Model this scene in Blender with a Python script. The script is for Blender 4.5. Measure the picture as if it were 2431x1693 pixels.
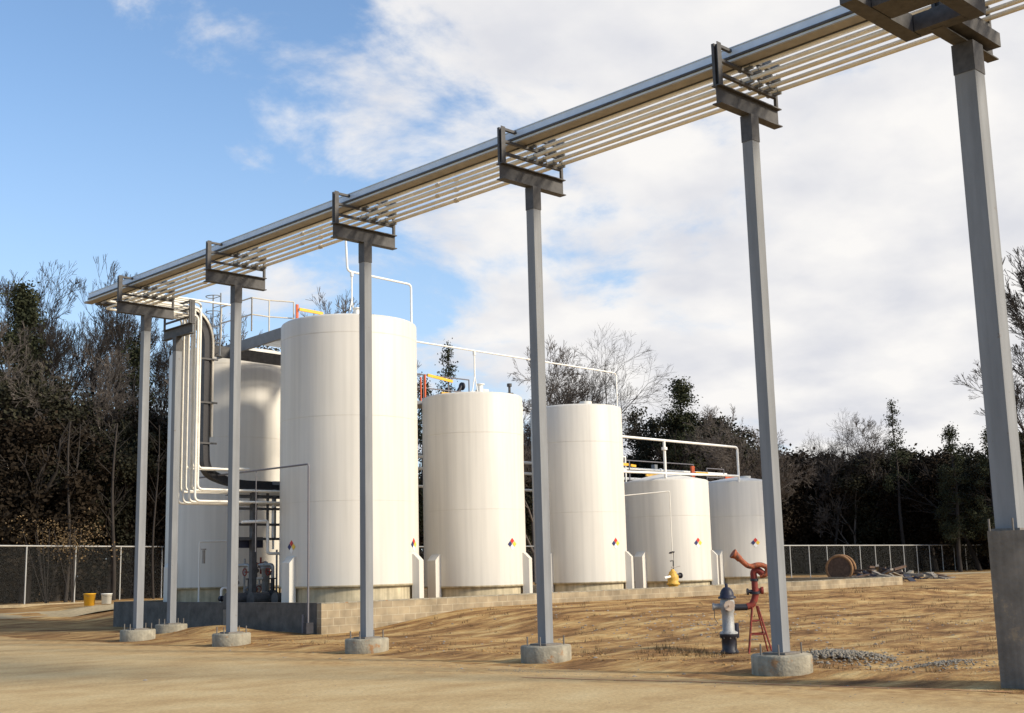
import bpy, math, random
import numpy as np
from mathutils import Vector, Matrix
random.seed(7)
R = math.radians
S = bpy.context.scene
for o in list(bpy.data.objects): bpy.data.objects.remove(o)
COL = S.collection

# ------------------------------------------------------------------ camera
FW = Vector((0.69018468, 0.70360577, 0.16906814))
RT = Vector((0.71659494, -0.69706258, -0.024402))
UP = Vector((-0.10068169, -0.13799526, 0.98530224))
cd = bpy.data.cameras.new('camera'); cam = bpy.data.objects.new('camera', cd); COL.objects.link(cam)
cam.matrix_world = Matrix(((RT.x, UP.x, -FW.x, 0), (RT.y, UP.y, -FW.y, 0), (RT.z, UP.z, -FW.z, 1.6), (0, 0, 0, 1)))
cd.sensor_width = 36; cd.lens = 43.19; cd.clip_end = 6000; cd.clip_start = .1
S.camera = cam
S.render.resolution_x, S.render.resolution_y = 1024, 713

# ------------------------------------------------------------------ light
SUN_AZ = Vector((0.37, -0.93, 0)).normalized()
SUN_EL = R(28)
EXPO = 0.0
S.view_settings.view_transform = 'Standard'; S.view_settings.look = 'None'
S.view_settings.exposure = EXPO; S.view_settings.gamma = 1
sv = Vector((SUN_AZ.x*math.cos(SUN_EL), SUN_AZ.y*math.cos(SUN_EL), math.sin(SUN_EL)))
ld = bpy.data.lights.new('sun', 'SUN'); sun = bpy.data.objects.new('sun', ld); COL.objects.link(sun)
ld.energy = 4.9; ld.angle = R(8.0); ld.color = (1, .90, .74)
sun.rotation_euler = sv.to_track_quat('Z', 'Y').to_euler()
sun.location = (0, 0, 60)

W = bpy.data.worlds.new('World'); S.world = W; W.use_nodes = True
nt = W.node_tree; N = nt.nodes; L = nt.links
for n in list(N): N.remove(n)
out = N.new('ShaderNodeOutputWorld'); bg = N.new('ShaderNodeBackground'); L.new(bg.outputs[0], out.inputs[0])
SKY = .13
bg.inputs[1].default_value = SKY
sky = N.new('ShaderNodeTexSky'); sky.sky_type = 'NISHITA'; sky.sun_disc = False
sky.sun_elevation = SUN_EL; sky.sun_rotation = math.atan2(SUN_AZ.x, SUN_AZ.y)
sky.air_density = 1.0; sky.dust_density = .6; sky.ozone_density = 3.0
def nd(t, **k):
    n = N.new(t)
    for a, b in k.items(): setattr(n, a, b)
    return n
def mth(op, a, b=None, c=None, clamp=False):
    n = nd('ShaderNodeMath', operation=op, use_clamp=clamp)
    for i, v in enumerate((a, b, c)):
        if v is None: continue
        if isinstance(v, (int, float)): n.inputs[i].default_value = v
        else: L.new(v, n.inputs[i])
    return n.outputs[0]
def vm(op, a, b=None, scale=None):
    n = nd('ShaderNodeVectorMath', operation=op)
    for i, v in enumerate((a, b)):
        if v is None: continue
        if isinstance(v, tuple): n.inputs[i].default_value = v
        else: L.new(v, n.inputs[i])
    if scale is not None: 
        if isinstance(scale, (int, float)): n.inputs['Scale'].default_value = scale
        else: L.new(scale, n.inputs['Scale'])
    return n
tc = nd('ShaderNodeTexCoord')
D = tc.outputs['Generated']
sep = nd('ShaderNodeSeparateXYZ'); L.new(D, sep.inputs[0])
# east-west and up components of the direction: cloud cover thickens to the right and low down
rgt = vm('DOT_PRODUCT', D, (0.716, -0.698, 0)).outputs['Value']
zc = mth('MAXIMUM', sep.outputs[2], 0.0)
inv = mth('DIVIDE', 1.0, mth('ADD', zc, .28))
flat = vm('SCALE', D, scale=inv).outputs[0]
mp = nd('ShaderNodeMapping'); L.new(flat, mp.inputs[0]); mp.inputs['Scale'].default_value = (1.0, 1.0, .5); mp.inputs['Location'].default_value = (3.1, 5.2, 0)
mp.inputs['Rotation'].default_value = (0, 0, R(-15))
n1 = nd('ShaderNodeTexNoise'); L.new(mp.outputs[0], n1.inputs['Vector']); n1.inputs['Scale'].default_value = 3.2; n1.inputs['Detail'].default_value = 9; n1.inputs['Roughness'].default_value = .58; n1.inputs['Distortion'].default_value = .25
n2 = nd('ShaderNodeTexNoise'); L.new(mp.outputs[0], n2.inputs['Vector']); n2.inputs['Scale'].default_value = 1.3; n2.inputs['Detail'].default_value = 3
nn = mth('ADD', mth('MULTIPLY_ADD', n1.outputs[0], 1.5, -.235), mth('MULTIPLY', n2.outputs[0], .62))
cov = mth('ADD', mth('MULTIPLY_ADD', rgt, 1.0, -.165), mth('MULTIPLY', sep.outputs[2], -.20))
fwd = vm('DOT_PRODUCT', D, (0.70, 0.714, 0)).outputs['Value']
back = mth('MULTIPLY', mth('MINIMUM', mth('SUBTRACT', fwd, .35), 0.0), 1.1)   # cloud cover thinned behind the viewer, unseen, to weaken the fill light
cv = mth('ADD', mth('ADD', nn, cov), back)
mr = nd('ShaderNodeMapRange', interpolation_type='SMOOTHSTEP'); L.new(cv, mr.inputs[0])
mr.inputs[1].default_value = .43; mr.inputs[2].default_value = .76
# cloud colour: bright with soft grey bellies
n3 = nd('ShaderNodeTexNoise'); L.new(mp.outputs[0], n3.inputs['Vector']); n3.inputs['Scale'].default_value = 4.5; n3.inputs['Detail'].default_value = 6
cr = nd('ShaderNodeValToRGB'); L.new(n3.outputs[0], cr.inputs[0])
cr.color_ramp.elements[0].position = .33; cr.color_ramp.elements[0].color = (.74/SKY, .75/SKY, .80/SKY, 1)
cr.color_ramp.elements[1].position = .62; cr.color_ramp.elements[1].color = (.97/SKY, .95/SKY, .93/SKY, 1)
mx = nd('ShaderNodeMix', data_type='RGBA'); tint = vm('MULTIPLY', sky.outputs[0], (1.62, 1.64, 1.62)); L.new(mr.outputs[0], mx.inputs[0]); L.new(tint.outputs[0], mx.inputs[6]); L.new(cr.outputs[0], mx.inputs[7])
# thin pale veil low over the trees
veil = nd('ShaderNodeMapRange', interpolation_type='SMOOTHSTEP'); L.new(sep.outputs[2], veil.inputs[0])
veil.inputs[1].default_value = .42; veil.inputs[2].default_value = .0; veil.inputs[3].default_value = 0; veil.inputs[4].default_value = .62
mx2 = nd('ShaderNodeMix', data_type='RGBA'); L.new(veil.outputs[0], mx2.inputs[0]); L.new(mx.outputs[2], mx2.inputs[6]); mx2.inputs[7].default_value = (.56/SKY, .70/SKY, .90/SKY, 1)
mx3 = nd('ShaderNodeMix', data_type='RGBA'); L.new(mr.outputs[0], mx3.inputs[0]); L.new(mx2.outputs[2], mx3.inputs[6]); L.new(cr.outputs[0], mx3.inputs[7])
L.new(mx3.outputs[2], bg.inputs[0])

# ------------------------------------------------------------------ materials
def mat(name, col, rough=.7, metal=0, var=.12, vscale=3, bump=0, bscale=40, col2=None, stretch=(1, 1, 1), obj=True, detail=5, spec=.4, streak=0, patch=None):
    m = bpy.data.materials.new(name); m.use_nodes = True
    t = m.node_tree; b = t.nodes['Principled BSDF']
    b.inputs['Roughness'].default_value = rough; b.inputs['Metallic'].default_value = metal
    b.inputs['Specular IOR Level'].default_value = spec
    c = t.nodes.new('ShaderNodeTexCoord'); mp = t.nodes.new('ShaderNodeMapping'); mp.inputs['Scale'].default_value = stretch
    g = t.nodes.new('ShaderNodeNewGeometry')
    t.links.new(g.outputs['Position'], mp.inputs[0])
    n = t.nodes.new('ShaderNodeTexNoise'); n.inputs['Scale'].default_value = vscale; n.inputs['Detail'].default_value = detail; n.inputs['Roughness'].default_value = .6
    t.links.new(mp.outputs[0], n.inputs['Vector'])
    r = t.nodes.new('ShaderNodeValToRGB'); t.links.new(n.outputs[0], r.inputs[0])
    r.color_ramp.elements[0].position = .3; r.color_ramp.elements[1].position = .7
    c2 = col2 or tuple(min(1, x*(1+var)) for x in col)
    c1 = tuple(x*(1-var) for x in col) if col2 is None else col
    r.color_ramp.elements[0].color = (*c1, 1); r.color_ramp.elements[1].color = (*c2, 1)
    last = r.outputs[0]
    if streak:   # rain streaks and grime running down
        m3 = t.nodes.new('ShaderNodeMapping'); m3.inputs['Scale'].default_value = (7, 7, .22); t.links.new(g.outputs['Position'], m3.inputs[0])
        n3 = t.nodes.new('ShaderNodeTexNoise'); n3.inputs['Scale'].default_value = 1.0; n3.inputs['Detail'].default_value = 6; t.links.new(m3.outputs[0], n3.inputs['Vector'])
        q3_ = t.nodes.new('ShaderNodeMapRange'); t.links.new(n3.outputs[0], q3_.inputs[0]); q3_.inputs[1].default_value = .35; q3_.inputs[2].default_value = .6; q3_.inputs[3].default_value = 1-streak; q3_.inputs[4].default_value = 1
        s3 = t.nodes.new('ShaderNodeVectorMath'); s3.operation = 'SCALE'; t.links.new(last, s3.inputs[0]); t.links.new(q3_.outputs[0], s3.inputs['Scale']); last = s3.outputs[0]
    if patch:    # scattered blotches (rust, dirt)
        pc, ps, pt = patch
        n4 = t.nodes.new('ShaderNodeTexNoise'); n4.inputs['Scale'].default_value = ps; n4.inputs['Detail'].default_value = 9; n4.inputs['Roughness'].default_value = .7; t.links.new(g.outputs['Position'], n4.inputs['Vector'])
        q4 = t.nodes.new('ShaderNodeMapRange'); t.links.new(n4.outputs[0], q4.inputs[0]); q4.inputs[1].default_value = pt; q4.inputs[2].default_value = pt+.07
        x4 = t.nodes.new('ShaderNodeMix'); x4.data_type = 'RGBA'; t.links.new(q4.outputs[0], x4.inputs[0]); t.links.new(last, x4.inputs[6]); x4.inputs[7].default_value = (*pc, 1); last = x4.outputs[2]
    t.links.new(last, b.inputs['Base Color'])
    if bump:
        n2 = t.nodes.new('ShaderNodeTexNoise'); n2.inputs['Scale'].default_value = bscale; n2.inputs['Detail'].default_value = 6
        t.links.new(mp.outputs[0], n2.inputs['Vector'])
        bp = t.nodes.new('ShaderNodeBump'); bp.inputs['Strength'].default_value = bump; bp.inputs['Distance'].default_value = .02
        t.links.new(n2.outputs[0], bp.inputs['Height']); t.links.new(bp.outputs[0], b.inputs['Normal'])
    return m

MT = dict(
    tank=mat('tank_white_paint', (.66, .62, .545), .5, var=.04, vscale=.9, stretch=(1, 1, .35), streak=.09, patch=((.44, .36, .25), 2.2, .70)),
    tankroof=mat('tank_roof_paint', (.66, .63, .57), .55, var=.04, vscale=2),
    hopper=mat('tank_skirt_bare_fibreglass', (.52, .44, .29), .8, var=.2, vscale=3, streak=.3),
    column=mat('grey_column_paint', (.225, .23, .235), .7, metal=.0, var=.12, vscale=5, stretch=(1, 1, .2), streak=.15, patch=((.13, .09, .06), 5, .66)),
    beam=mat('dark_steel', (.07, .066, .064), .6, metal=.1, var=.3, vscale=8),
    channel=mat('grey_channel_steel', (.20, .21, .22), .55, var=.12, vscale=5),
    galv=mat('galvanised_rail', (.56, .66, .78), .5, metal=.0, var=.08, vscale=4),
    duct=mat('cable_duct_steel', (.36, .33, .29), .6, metal=.0, var=.15, vscale=5),
    pipe=mat('cream_pipe_paint', (.78, .74, .65), .5, var=.1, vscale=4),
    white=mat('white_pipe_paint', (.82, .80, .74), .45, var=.05, vscale=4),
    cream=mat('cream_rail', (.58, .52, .42), .5, var=.06, vscale=4),
    cable=mat('black_cable', (.02, .018, .02), .55, var=.3, vscale=12),
    concrete=mat('footing_concrete', (.33, .295, .22), .9, var=.25, vscale=6, bump=.7, bscale=22, streak=.25, patch=((.30, .17, .08), 4, .58)),
    pedestal=mat('pedestal_concrete', (.21, .18, .145), .9, var=.25, vscale=4, bump=.6, bscale=22, streak=.3, patch=((.30, .23, .15), 2, .62)),
    galvbolt=mat('bolt_steel', (.16, .14, .12), .6, var=.2, vscale=20),
    red=mat('red_iron_paint', (.22, .03, .018), .65, var=.3, vscale=8, bump=.5, bscale=60, patch=((.11, .045, .03), 14, .55)),
    rust=mat('worn_orange_iron', (.34, .09, .035), .7, var=.35, vscale=10, bump=.5, bscale=60, patch=((.13, .05, .03), 12, .52)),
    black=mat('black_iron', (.02, .02, .028), .55, var=.3, vscale=10),
    navy=mat('dark_blue_iron', (.018, .02, .038), .5, var=.25, vscale=10),
    silver=mat('silver_hydrant_paint', (.36, .36, .35), .55, metal=.2, var=.2, vscale=9, bump=.5, bscale=50, streak=.25, patch=((.16, .13, .11), 13, .6)),
    brass=mat('pale_brass', (.65, .5, .38), .4, metal=.5, var=.15, vscale=9),
    yellow=mat('safety_yellow', (.80, .42, .03), .5, var=.08, vscale=5),
    ochre=mat('ochre_valve_paint', (.62, .36, .06), .55, var=.25, vscale=12),
    orange=mat('orange_red_paint', (.55, .10, .03), .5, var=.1, vscale=5),
    dred=mat('diamond_red', (.55, .03, .02), .5, var=.05), dblue=mat('diamond_blue', (.02, .022, .11), .5, var=.05),
    dyel=mat('diamond_yellow', (.85, .55, .05), .5, var=.05), dwhite=mat('diamond_white', (.82, .8, .76), .5, var=.02),
    redbolt=mat('rusty_bolt', (.12, .06, .035), .8),
    conduit=mat('grey_conduit', (.16, .15, .16), .5, var=.1, vscale=6),
    fence=mat('galvanised_fence_pipe', (.44, .43, .40), .5, metal=.1, var=.08, vscale=3),
    bark=mat('bark', (.035, .028, .023), .9, var=.3, vscale=3, stretch=(3, 3, .5)),
    barkpale=mat('pale_bark', (.12, .10, .085), .9, var=.3, vscale=3, stretch=(3, 3, .5)),
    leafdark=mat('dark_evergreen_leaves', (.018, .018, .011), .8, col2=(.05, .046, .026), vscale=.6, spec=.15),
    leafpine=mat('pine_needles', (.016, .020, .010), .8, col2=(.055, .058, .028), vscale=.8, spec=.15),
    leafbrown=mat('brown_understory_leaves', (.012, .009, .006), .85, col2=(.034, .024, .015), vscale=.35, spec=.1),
    dryleaf=mat('dry_tan_leaves', (.12, .08, .045), .85, col2=(.2, .14, .07), vscale=1.5, spec=.1),
    stone=mat('grey_gravel', (.13, .11, .085), .9, col2=(.34, .30, .235), vscale=14),
    rubble=mat('rubble', (.14, .115, .09), .9, col2=(.38, .34, .29), vscale=3),
    wood=mat('reel_wood', (.26, .14, .065), .85, var=.3, vscale=5),
    darkwood=mat('dark_reel_wood', (.10, .06, .04), .9, var=.3, vscale=5),
    weed=mat('dry_weeds', (.10, .065, .03), .9, col2=(.22, .15, .07), vscale=2),
    straw=mat('dry_straw', (.32, .22, .10), .9, col2=(.60, .47, .26), vscale=3),
    redline=mat('faded_red_line', (.48, .19, .08), .9, col2=(.42, .27, .14), vscale=3),
)

def ground_mat(name, cols, pos, scale, stretch, bump, bdist, fine=9.0, cracks=False):
    m = bpy.data.materials.new(name); m.use_nodes = True
    t = m.node_tree; b = t.nodes['Principled BSDF']; b.inputs['Roughness'].default_value = .95; b.inputs['Specular IOR Level'].default_value = .15
    g = t.nodes.new('ShaderNodeNewGeometry'); mp = t.nodes.new('ShaderNodeMapping'); mp.inputs['Scale'].default_value = stretch
    t.links.new(g.outputs['Position'], mp.inputs[0])
    n = t.nodes.new('ShaderNodeTexNoise'); n.inputs['Scale'].default_value = scale; n.inputs['Detail'].default_value = 10; n.inputs['Roughness'].default_value = .68
    t.links.new(mp.outputs[0], n.inputs['Vector'])
    r = t.nodes.new('ShaderNodeValToRGB'); t.links.new(n.outputs[0], r.inputs[0])
    e = r.color_ramp.elements
    e[0].position, e[0].color = pos[0], (*cols[0], 1); e[1].position, e[1].color = pos[-1], (*cols[-1], 1)
    for p_, c_ in list(zip(pos, cols))[1:-1]:
        k = e.new(p_); k.color = (*c_, 1)
    n2 = t.nodes.new('ShaderNodeTexNoise'); n2.inputs['Scale'].default_value = fine; n2.inputs['Detail'].default_value = 8; n2.inputs['Roughness'].default_value = .7
    t.links.new(mp.outputs[0], n2.inputs['Vector'])
    r2 = t.nodes.new('ShaderNodeMapRange'); t.links.new(n2.outputs[0], r2.inputs[0]); r2.inputs[1].default_value = .3; r2.inputs[2].default_value = .7; r2.inputs[3].default_value = .72; r2.inputs[4].default_value = 1.22
    mu = t.nodes.new('ShaderNodeVectorMath'); mu.operation = 'SCALE'; t.links.new(r.outputs[0], mu.inputs[0]); t.links.new(r2.outputs[0], mu.inputs['Scale'])
    t.links.new(mu.outputs[0], b.inputs['Base Color'])
    ad = t.nodes.new('ShaderNodeMath'); ad.operation = 'ADD'; t.links.new(n.outputs[0], ad.inputs[0]); t.links.new(n2.outputs[0], ad.inputs[1])
    bp = t.nodes.new('ShaderNodeBump'); bp.inputs['Strength'].default_value = bump; bp.inputs['Distance'].default_value = bdist
    t.links.new(ad.outputs[0], bp.inputs['Height']); t.links.new(bp.outputs[0], b.inputs['Normal'])
    return m
M_DIRT = ground_mat('orange_dirt', [(.12, .062, .026), (.28, .15, .058), (.47, .29, .115), (.62, .46, .22)], [.34, .45, .55, .68], .9, (.55, 1.5, 1), 1.0, .08, 6)
M_ROAD = ground_mat('packed_sandy_road', [(.39, .26, .12), (.50, .36, .18), (.57, .44, .24)], [.3, .5, .7], .9, (.7, 1, 1), .4, .02, 24)
def blend_edge(m):   # wind-blown dirt thins out over the road margin
    t = m.node_tree; b = t.nodes['Principled BSDF']; src = b.inputs['Base Color'].links[0].from_socket
    g = t.nodes.new('ShaderNodeNewGeometry'); sp = t.nodes.new('ShaderNodeSeparateXYZ'); t.links.new(g.outputs['Position'], sp.inputs[0])
    mp = t.nodes.new('ShaderNodeMapping'); mp.inputs['Scale'].default_value = (1, .45, 1); t.links.new(g.outputs['Position'], mp.inputs[0])
    n = t.nodes.new('ShaderNodeTexNoise'); n.inputs['Scale'].default_value = 1.1; n.inputs['Detail'].default_value = 10; n.inputs['Roughness'].default_value = .7; t.links.new(mp.outputs[0], n.inputs['Vector'])
    a = t.nodes.new('ShaderNodeMath'); a.operation = 'MULTIPLY_ADD'; t.links.new(n.outputs[0], a.inputs[0]); a.inputs[1].default_value = 6.5; t.links.new(sp.outputs[0], a.inputs[2])
    r_ = t.nodes.new('ShaderNodeMapRange'); t.links.new(a.outputs[0], r_.inputs[0]); r_.inputs[1].default_value = 15.6; r_.inputs[2].default_value = 17.7
    n2 = t.nodes.new('ShaderNodeTexNoise'); n2.inputs['Scale'].default_value = 5; n2.inputs['Detail'].default_value = 8; t.links.new(g.outputs['Position'], n2.inputs['Vector'])
    c = t.nodes.new('ShaderNodeValToRGB'); t.links.new(n2.outputs[0], c.inputs[0]); c.color_ramp.elements[0].position = .35; c.color_ramp.elements[0].color = (.31, .18, .072, 1); c.color_ramp.elements[1].position = .65; c.color_ramp.elements[1].color = (.52, .35, .155, 1)
    x = t.nodes.new('ShaderNodeMix'); x.data_type = 'RGBA'; t.links.new(r_.outputs[0], x.inputs[0]); t.links.new(src, x.inputs[6]); t.links.new(c.outputs[0], x.inputs[7]); t.links.new(x.outputs[2], b.inputs['Base Color'])
blend_edge(M_ROAD)
M_SLAB = ground_mat('pale_concrete_apron', [(.34, .265, .155), (.45, .36, .22)], [.35, .65], .5, (1, 1, 1), .2, .02, 6)

def block_mat():
    m = bpy.data.materials.new('concrete_block'); m.use_nodes = True
    t = m.node_tree; b = t.nodes['Principled BSDF']; b.inputs['Roughness'].default_value = .95
    g = t.nodes.new('ShaderNodeNewGeometry'); s = t.nodes.new('ShaderNodeSeparateXYZ'); t.links.new(g.outputs['Position'], s.inputs[0])
    a = t.nodes.new('ShaderNodeMath'); a.operation = 'ADD'; t.links.new(s.outputs[0], a.inputs[0]); t.links.new(s.outputs[1], a.inputs[1])
    c = t.nodes.new('ShaderNodeCombineXYZ'); t.links.new(a.outputs[0], c.inputs[0]); t.links.new(s.outputs[2], c.inputs[1])
    k = t.nodes.new('ShaderNodeTexBrick'); t.links.new(c.outputs[0], k.inputs[0])
    k.inputs['Scale'].default_value = 1; k.inputs['Brick Width'].default_value = .4; k.inputs['Row Height'].default_value = .2; k.inputs['Mortar Size'].default_value = .012
    k.inputs['Color1'].default_value = (.30, .235, .15, 1); k.inputs['Color2'].default_value = (.38, .30, .19, 1); k.inputs['Mortar'].default_value = (.42, .35, .24, 1)
    n = t.nodes.new('ShaderNodeTexNoise'); n.inputs['Scale'].default_value = 2.2; n.inputs['Detail'].default_value = 7; t.links.new(g.outputs['Position'], n.inputs['Vector'])
    mr_ = t.nodes.new('ShaderNodeMapRange'); t.links.new(n.outputs[0], mr_.inputs[0]); mr_.inputs[1].default_value = .3; mr_.inputs[2].default_value = .7; mr_.inputs[3].default_value = .62; mr_.inputs[4].default_value = 1.15
    v = t.nodes.new('ShaderNodeVectorMath'); v.operation = 'SCALE'; t.links.new(k.outputs['Color'], v.inputs[0]); t.links.new(mr_.outputs[0], v.inputs['Scale'])
    t.links.new(v.outputs[0], b.inputs['Base Color'])
    bp = t.nodes.new('ShaderNodeBump'); bp.inputs['Strength'].default_value = .5; bp.inputs['Distance'].default_value = .01; t.links.new(k.outputs['Fac'], bp.inputs['Height']); bp.invert = True
    t.links.new(bp.outputs[0], b.inputs['Normal'])
    return m
MT['block'] = block_mat()
MT['tar'] = mat('dark_damp_proof_coating', (.105, .095, .082), .85, var=.35, vscale=3, bump=.3, bscale=14)  # darker material for the left end panel and its coping

def mesh_mat():   # woven wire: a fine diamond of wires with open holes
    m = bpy.data.materials.new('chain_link_wire'); m.use_nodes = True
    t = m.node_tree; b = t.nodes['Principled BSDF']; b.inputs['Base Color'].default_value = (.10, .10, .095, 1); b.inputs['Roughness'].default_value = .6
    g = t.nodes.new('ShaderNodeNewGeometry'); s = t.nodes.new('ShaderNodeSeparateXYZ'); t.links.new(g.outputs['Position'], s.inputs[0])
    res = []
    for sg in (1, -1):
        a = t.nodes.new('ShaderNodeMath'); a.operation = 'MULTIPLY_ADD'; t.links.new(s.outputs[2], a.inputs[0]); a.inputs[1].default_value = sg; t.links.new(s.outputs[0], a.inputs[2])
        f = t.nodes.new('ShaderNodeMath'); f.operation = 'PINGPONG'; t.links.new(a.outputs[0], f.inputs[0]); f.inputs[1].default_value = .035
        l = t.nodes.new('ShaderNodeMath'); l.operation = 'LESS_THAN'; t.links.new(f.outputs[0], l.inputs[0]); l.inputs[1].default_value = .0017
        res.append(l)
    x = t.nodes.new('ShaderNodeMath'); x.operation = 'MAXIMUM'; t.links.new(res[0].outputs[0], x.inputs[0]); t.links.new(res[1].outputs[0], x.inputs[1])
    t.links.new(x.outputs[0], b.inputs['Alpha'])
    return m
MT['wire'] = mesh_mat()

# ------------------------------------------------------------------ mesh builder
class MB:
    def __init__(s): s.v = []; s.f = []; s.sm = []; s.mi = []
    def add(s, vs, fs, smooth=False, mi=0):
        o = len(s.v); s.v += [tuple(x) for x in vs]
        for f in fs: s.f.append([i+o for i in f]); s.sm.append(smooth); s.mi.append(mi)
        return s
    def box(s, x0, x1, y0, y1, z0, z1, mi=0):
        v = [(x, y, z) for x in (x0, x1) for y in (y0, y1) for z in (z0, z1)]
        return s.add(v, [(0, 1, 3, 2), (4, 6, 7, 5), (0, 4, 5, 1), (2, 3, 7, 6), (0, 2, 6, 4), (1, 5, 7, 3)], mi=mi)
    def bar(s, a, b, w, h, up=(0, 0, 1), mi=0):
        a = Vector(a); b = Vector(b); d = (b-a).normalized(); u = Vector(up)
        if abs(d.dot(u)) > .99: u = Vector((1, 0, 0))
        r = d.cross(u).normalized(); u = r.cross(d)
        v = []
        for p in (a, b):
            for i, j in ((-1, -1), (1, -1), (1, 1), (-1, 1)): v.append(p+r*(i*w/2)+u*(j*h/2))
        return s.add(v, [(0, 1, 2, 3), (7, 6, 5, 4), (0, 4, 5, 1), (1, 5, 6, 2), (2, 6, 7, 3), (3, 7, 4, 0)], mi=mi)
    def ibeam(s, a, b, w, h, tf=.018, tw=.012):
        a = Vector(a); b = Vector(b); z = Vector((0, 0, 1))
        s.bar(a+z*(h/2-tf/2), b+z*(h/2-tf/2), w, tf); s.bar(a-z*(h/2-tf/2), b-z*(h/2-tf/2), w, tf); s.bar(a, b, tw, h-2*tf)
        return s
    def tube(s, pts, r, n=10, rr=None, cap=True, mi=0):
        pts = [Vector(p) for p in pts]; m = len(pts); vs = []; u = None
        for i, p in enumerate(pts):
            t = (pts[min(i+1, m-1)]-pts[max(i-1, 0)]).normalized()
            if u is None:
                u = t.cross(Vector((0, 0, 1)));
                if u.length < .05: u = t.cross(Vector((1, 0, 0)))
                u.normalize()
            else: u = (u-t*u.dot(t)).normalized()
            w = t.cross(u); q = rr[i] if rr else r
            for k in range(n):
                c = 2*math.pi*k/n; vs.append(p+u*(q*math.cos(c))+w*(q*math.sin(c)))
        fs = [(i*n+k, i*n+(k+1) % n, (i+1)*n+(k+1) % n, (i+1)*n+k) for i in range(m-1) for k in range(n)]
        s.add(vs, fs, True, mi)
        if cap: s.add(vs[:n], [tuple(range(n))[::-1]], mi=mi); s.add(vs[-n:], [tuple(range(n))], mi=mi)
        return s
    def lathe(s, prof, c=(0, 0, 0), n=32, smooth=True, a0=0, mi=0):
        vs = []; c = Vector(c)
        for r, z in prof:
            for k in range(n):
                a = a0+2*math.pi*k/n; vs.append(c+Vector((r*math.cos(a), r*math.sin(a), z)))
        m = len(prof)
        return s.add(vs, [(i*n+k, i*n+(k+1) % n, (i+1)*n+(k+1) % n, (i+1)*n+k) for i in range(m-1) for k in range(n)], smooth, mi)
    def disc(s, c, r, ax, th, n=20, mi=0):
        c = Vector(c); ax = Vector(ax).normalized()
        return s.tube([c-ax*th/2, c+ax*th/2], r, n, mi=mi)
    def ring(s, c, R_, r, ax, n=28, mi=0):
        c = Vector(c); ax = Vector(ax).normalized(); u = ax.orthogonal().normalized(); w = ax.cross(u)
        return s.tube([c+u*R_*math.cos(2*math.pi*k/n)+w*R_*math.sin(2*math.pi*k/n) for k in range(n+1)], r, 8, cap=False, mi=mi)
    def build(s, name, m, parent=None, auto=True):
        me = bpy.data.meshes.new(name); me.from_pydata(s.v, [], s.f)
        me.polygons.foreach_set('use_smooth', s.sm); me.polygons.foreach_set('material_index', s.mi)
        for k in (m if isinstance(m, (list, tuple)) else [m]): me.materials.append(k if not isinstance(k, str) else MT[k])
        me.update()
        o = bpy.data.objects.new(name, me); COL.objects.link(o)
        if parent is not None:
            o.parent = parent; o.matrix_parent_inverse = Matrix.Identity(4)
            o.location = -parent_origin(parent)
        return o
def parent_origin(p):
    v = Vector(p.location)
    while p.parent: p = p.parent; v = v+Vector(p.location)
    return v
# parts are modelled in world coordinates; their location cancels the parent's
def tag(o, label=None, cat=None, group=None, kind=None):
    if label: o['label'] = label
    if cat: o['category'] = cat
    if group: o['group'] = group
    if kind: o['kind'] = kind
    return o
def thing(name, label, cat, loc=(0, 0, 0), group=None):
    o = bpy.data.objects.new(name, None); COL.objects.link(o); o.location = loc; o.empty_display_size = .2
    return tag(o, label, cat, group)
def fillet(pts, rad, n=6):
    pts = [Vector(p) for p in pts]; o = [pts[0]]
    for i in range(1, len(pts)-1):
        a, b, c = pts[i-1], pts[i], pts[i+1]; d1 = (a-b); d2 = (c-b)
        q = min(rad, d1.length*.49, d2.length*.49); p0 = b+d1.normalized()*q; p1 = b+d2.normalized()*q
        for k in range(n+1):
            t = k/n; o.append(p0*(1-t)**2+b*2*t*(1-t)+p1*t*t)
    o.append(pts[-1]); return o

# ------------------------------------------------------------------ terrain
def sm(a, b, x):
    t = np.clip((x-a)/(b-a), 0, 1); return t*t*(3-2*t)
rng = np.random.default_rng(3)
WV = [(rng.uniform(.12, 2.2), rng.uniform(0, 6.28), rng.uniform(-.5, .5), k) for k in range(26)]
def hgt(X, Y):
    X = np.asarray(X, float); Y = np.asarray(Y, float)
    bank = .45*sm(19.6, 25, X)*sm(13.5, 25, Y)*(1-.35*sm(52, 90, X))
    back = .35*sm(41, 55, Y)*(1-sm(24, 60, X)*.3)
    h = np.maximum(bank, back)
    bump = np.zeros_like(h)
    for fr, ph, an, k in WV:
        d = X*math.sin(an)*fr*1.2 + Y*math.cos(an)*fr*2.1
        bump += np.sin(d*1.0+ph+.8*np.sin(X*fr*.7+k))*(.028/(.5+fr))
    m = sm(15.4, 18.5, X)*sm(2, 7, Y)*(1-sm(26.3, 27.0, Y)*sm(18.8, 19.4, X)*0)
    m2 = np.where((Y > 23) & (Y < 45), .35, 1.)
    h = h + bump*m*m2*.5*(1-.6*sm(60, 100, X))
    # low dirt mound against the dark end wall and a small berm at the road edge
    h = h + .22*np.exp(-((X-18.2)/.9)**2-((Y-30.5)/1.6)**2)
    h = h + .05*np.exp(-((X-15.9)/.5)**2)*sm(6, 9, Y)*(1-sm(33, 38, Y))
    return h
def axis(lo, a, b, hi, st):
    core = np.arange(a, b, st); l = []; d = st; x = a
    while x > lo: d *= 1.22; x -= d; l.append(x)
    r = []; d = st; x = core[-1]
    while x < hi: d *= 1.22; x += d; r.append(x)
    return np.array(l[::-1]+list(core)+r)
xs = axis(-1200, 13, 50, 1600, .28); ys = axis(-1200, 4, 40, 1600, .28)
XX, YY = np.meshgrid(xs, ys, indexing='ij'); ZZ = hgt(XX, YY)
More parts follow.
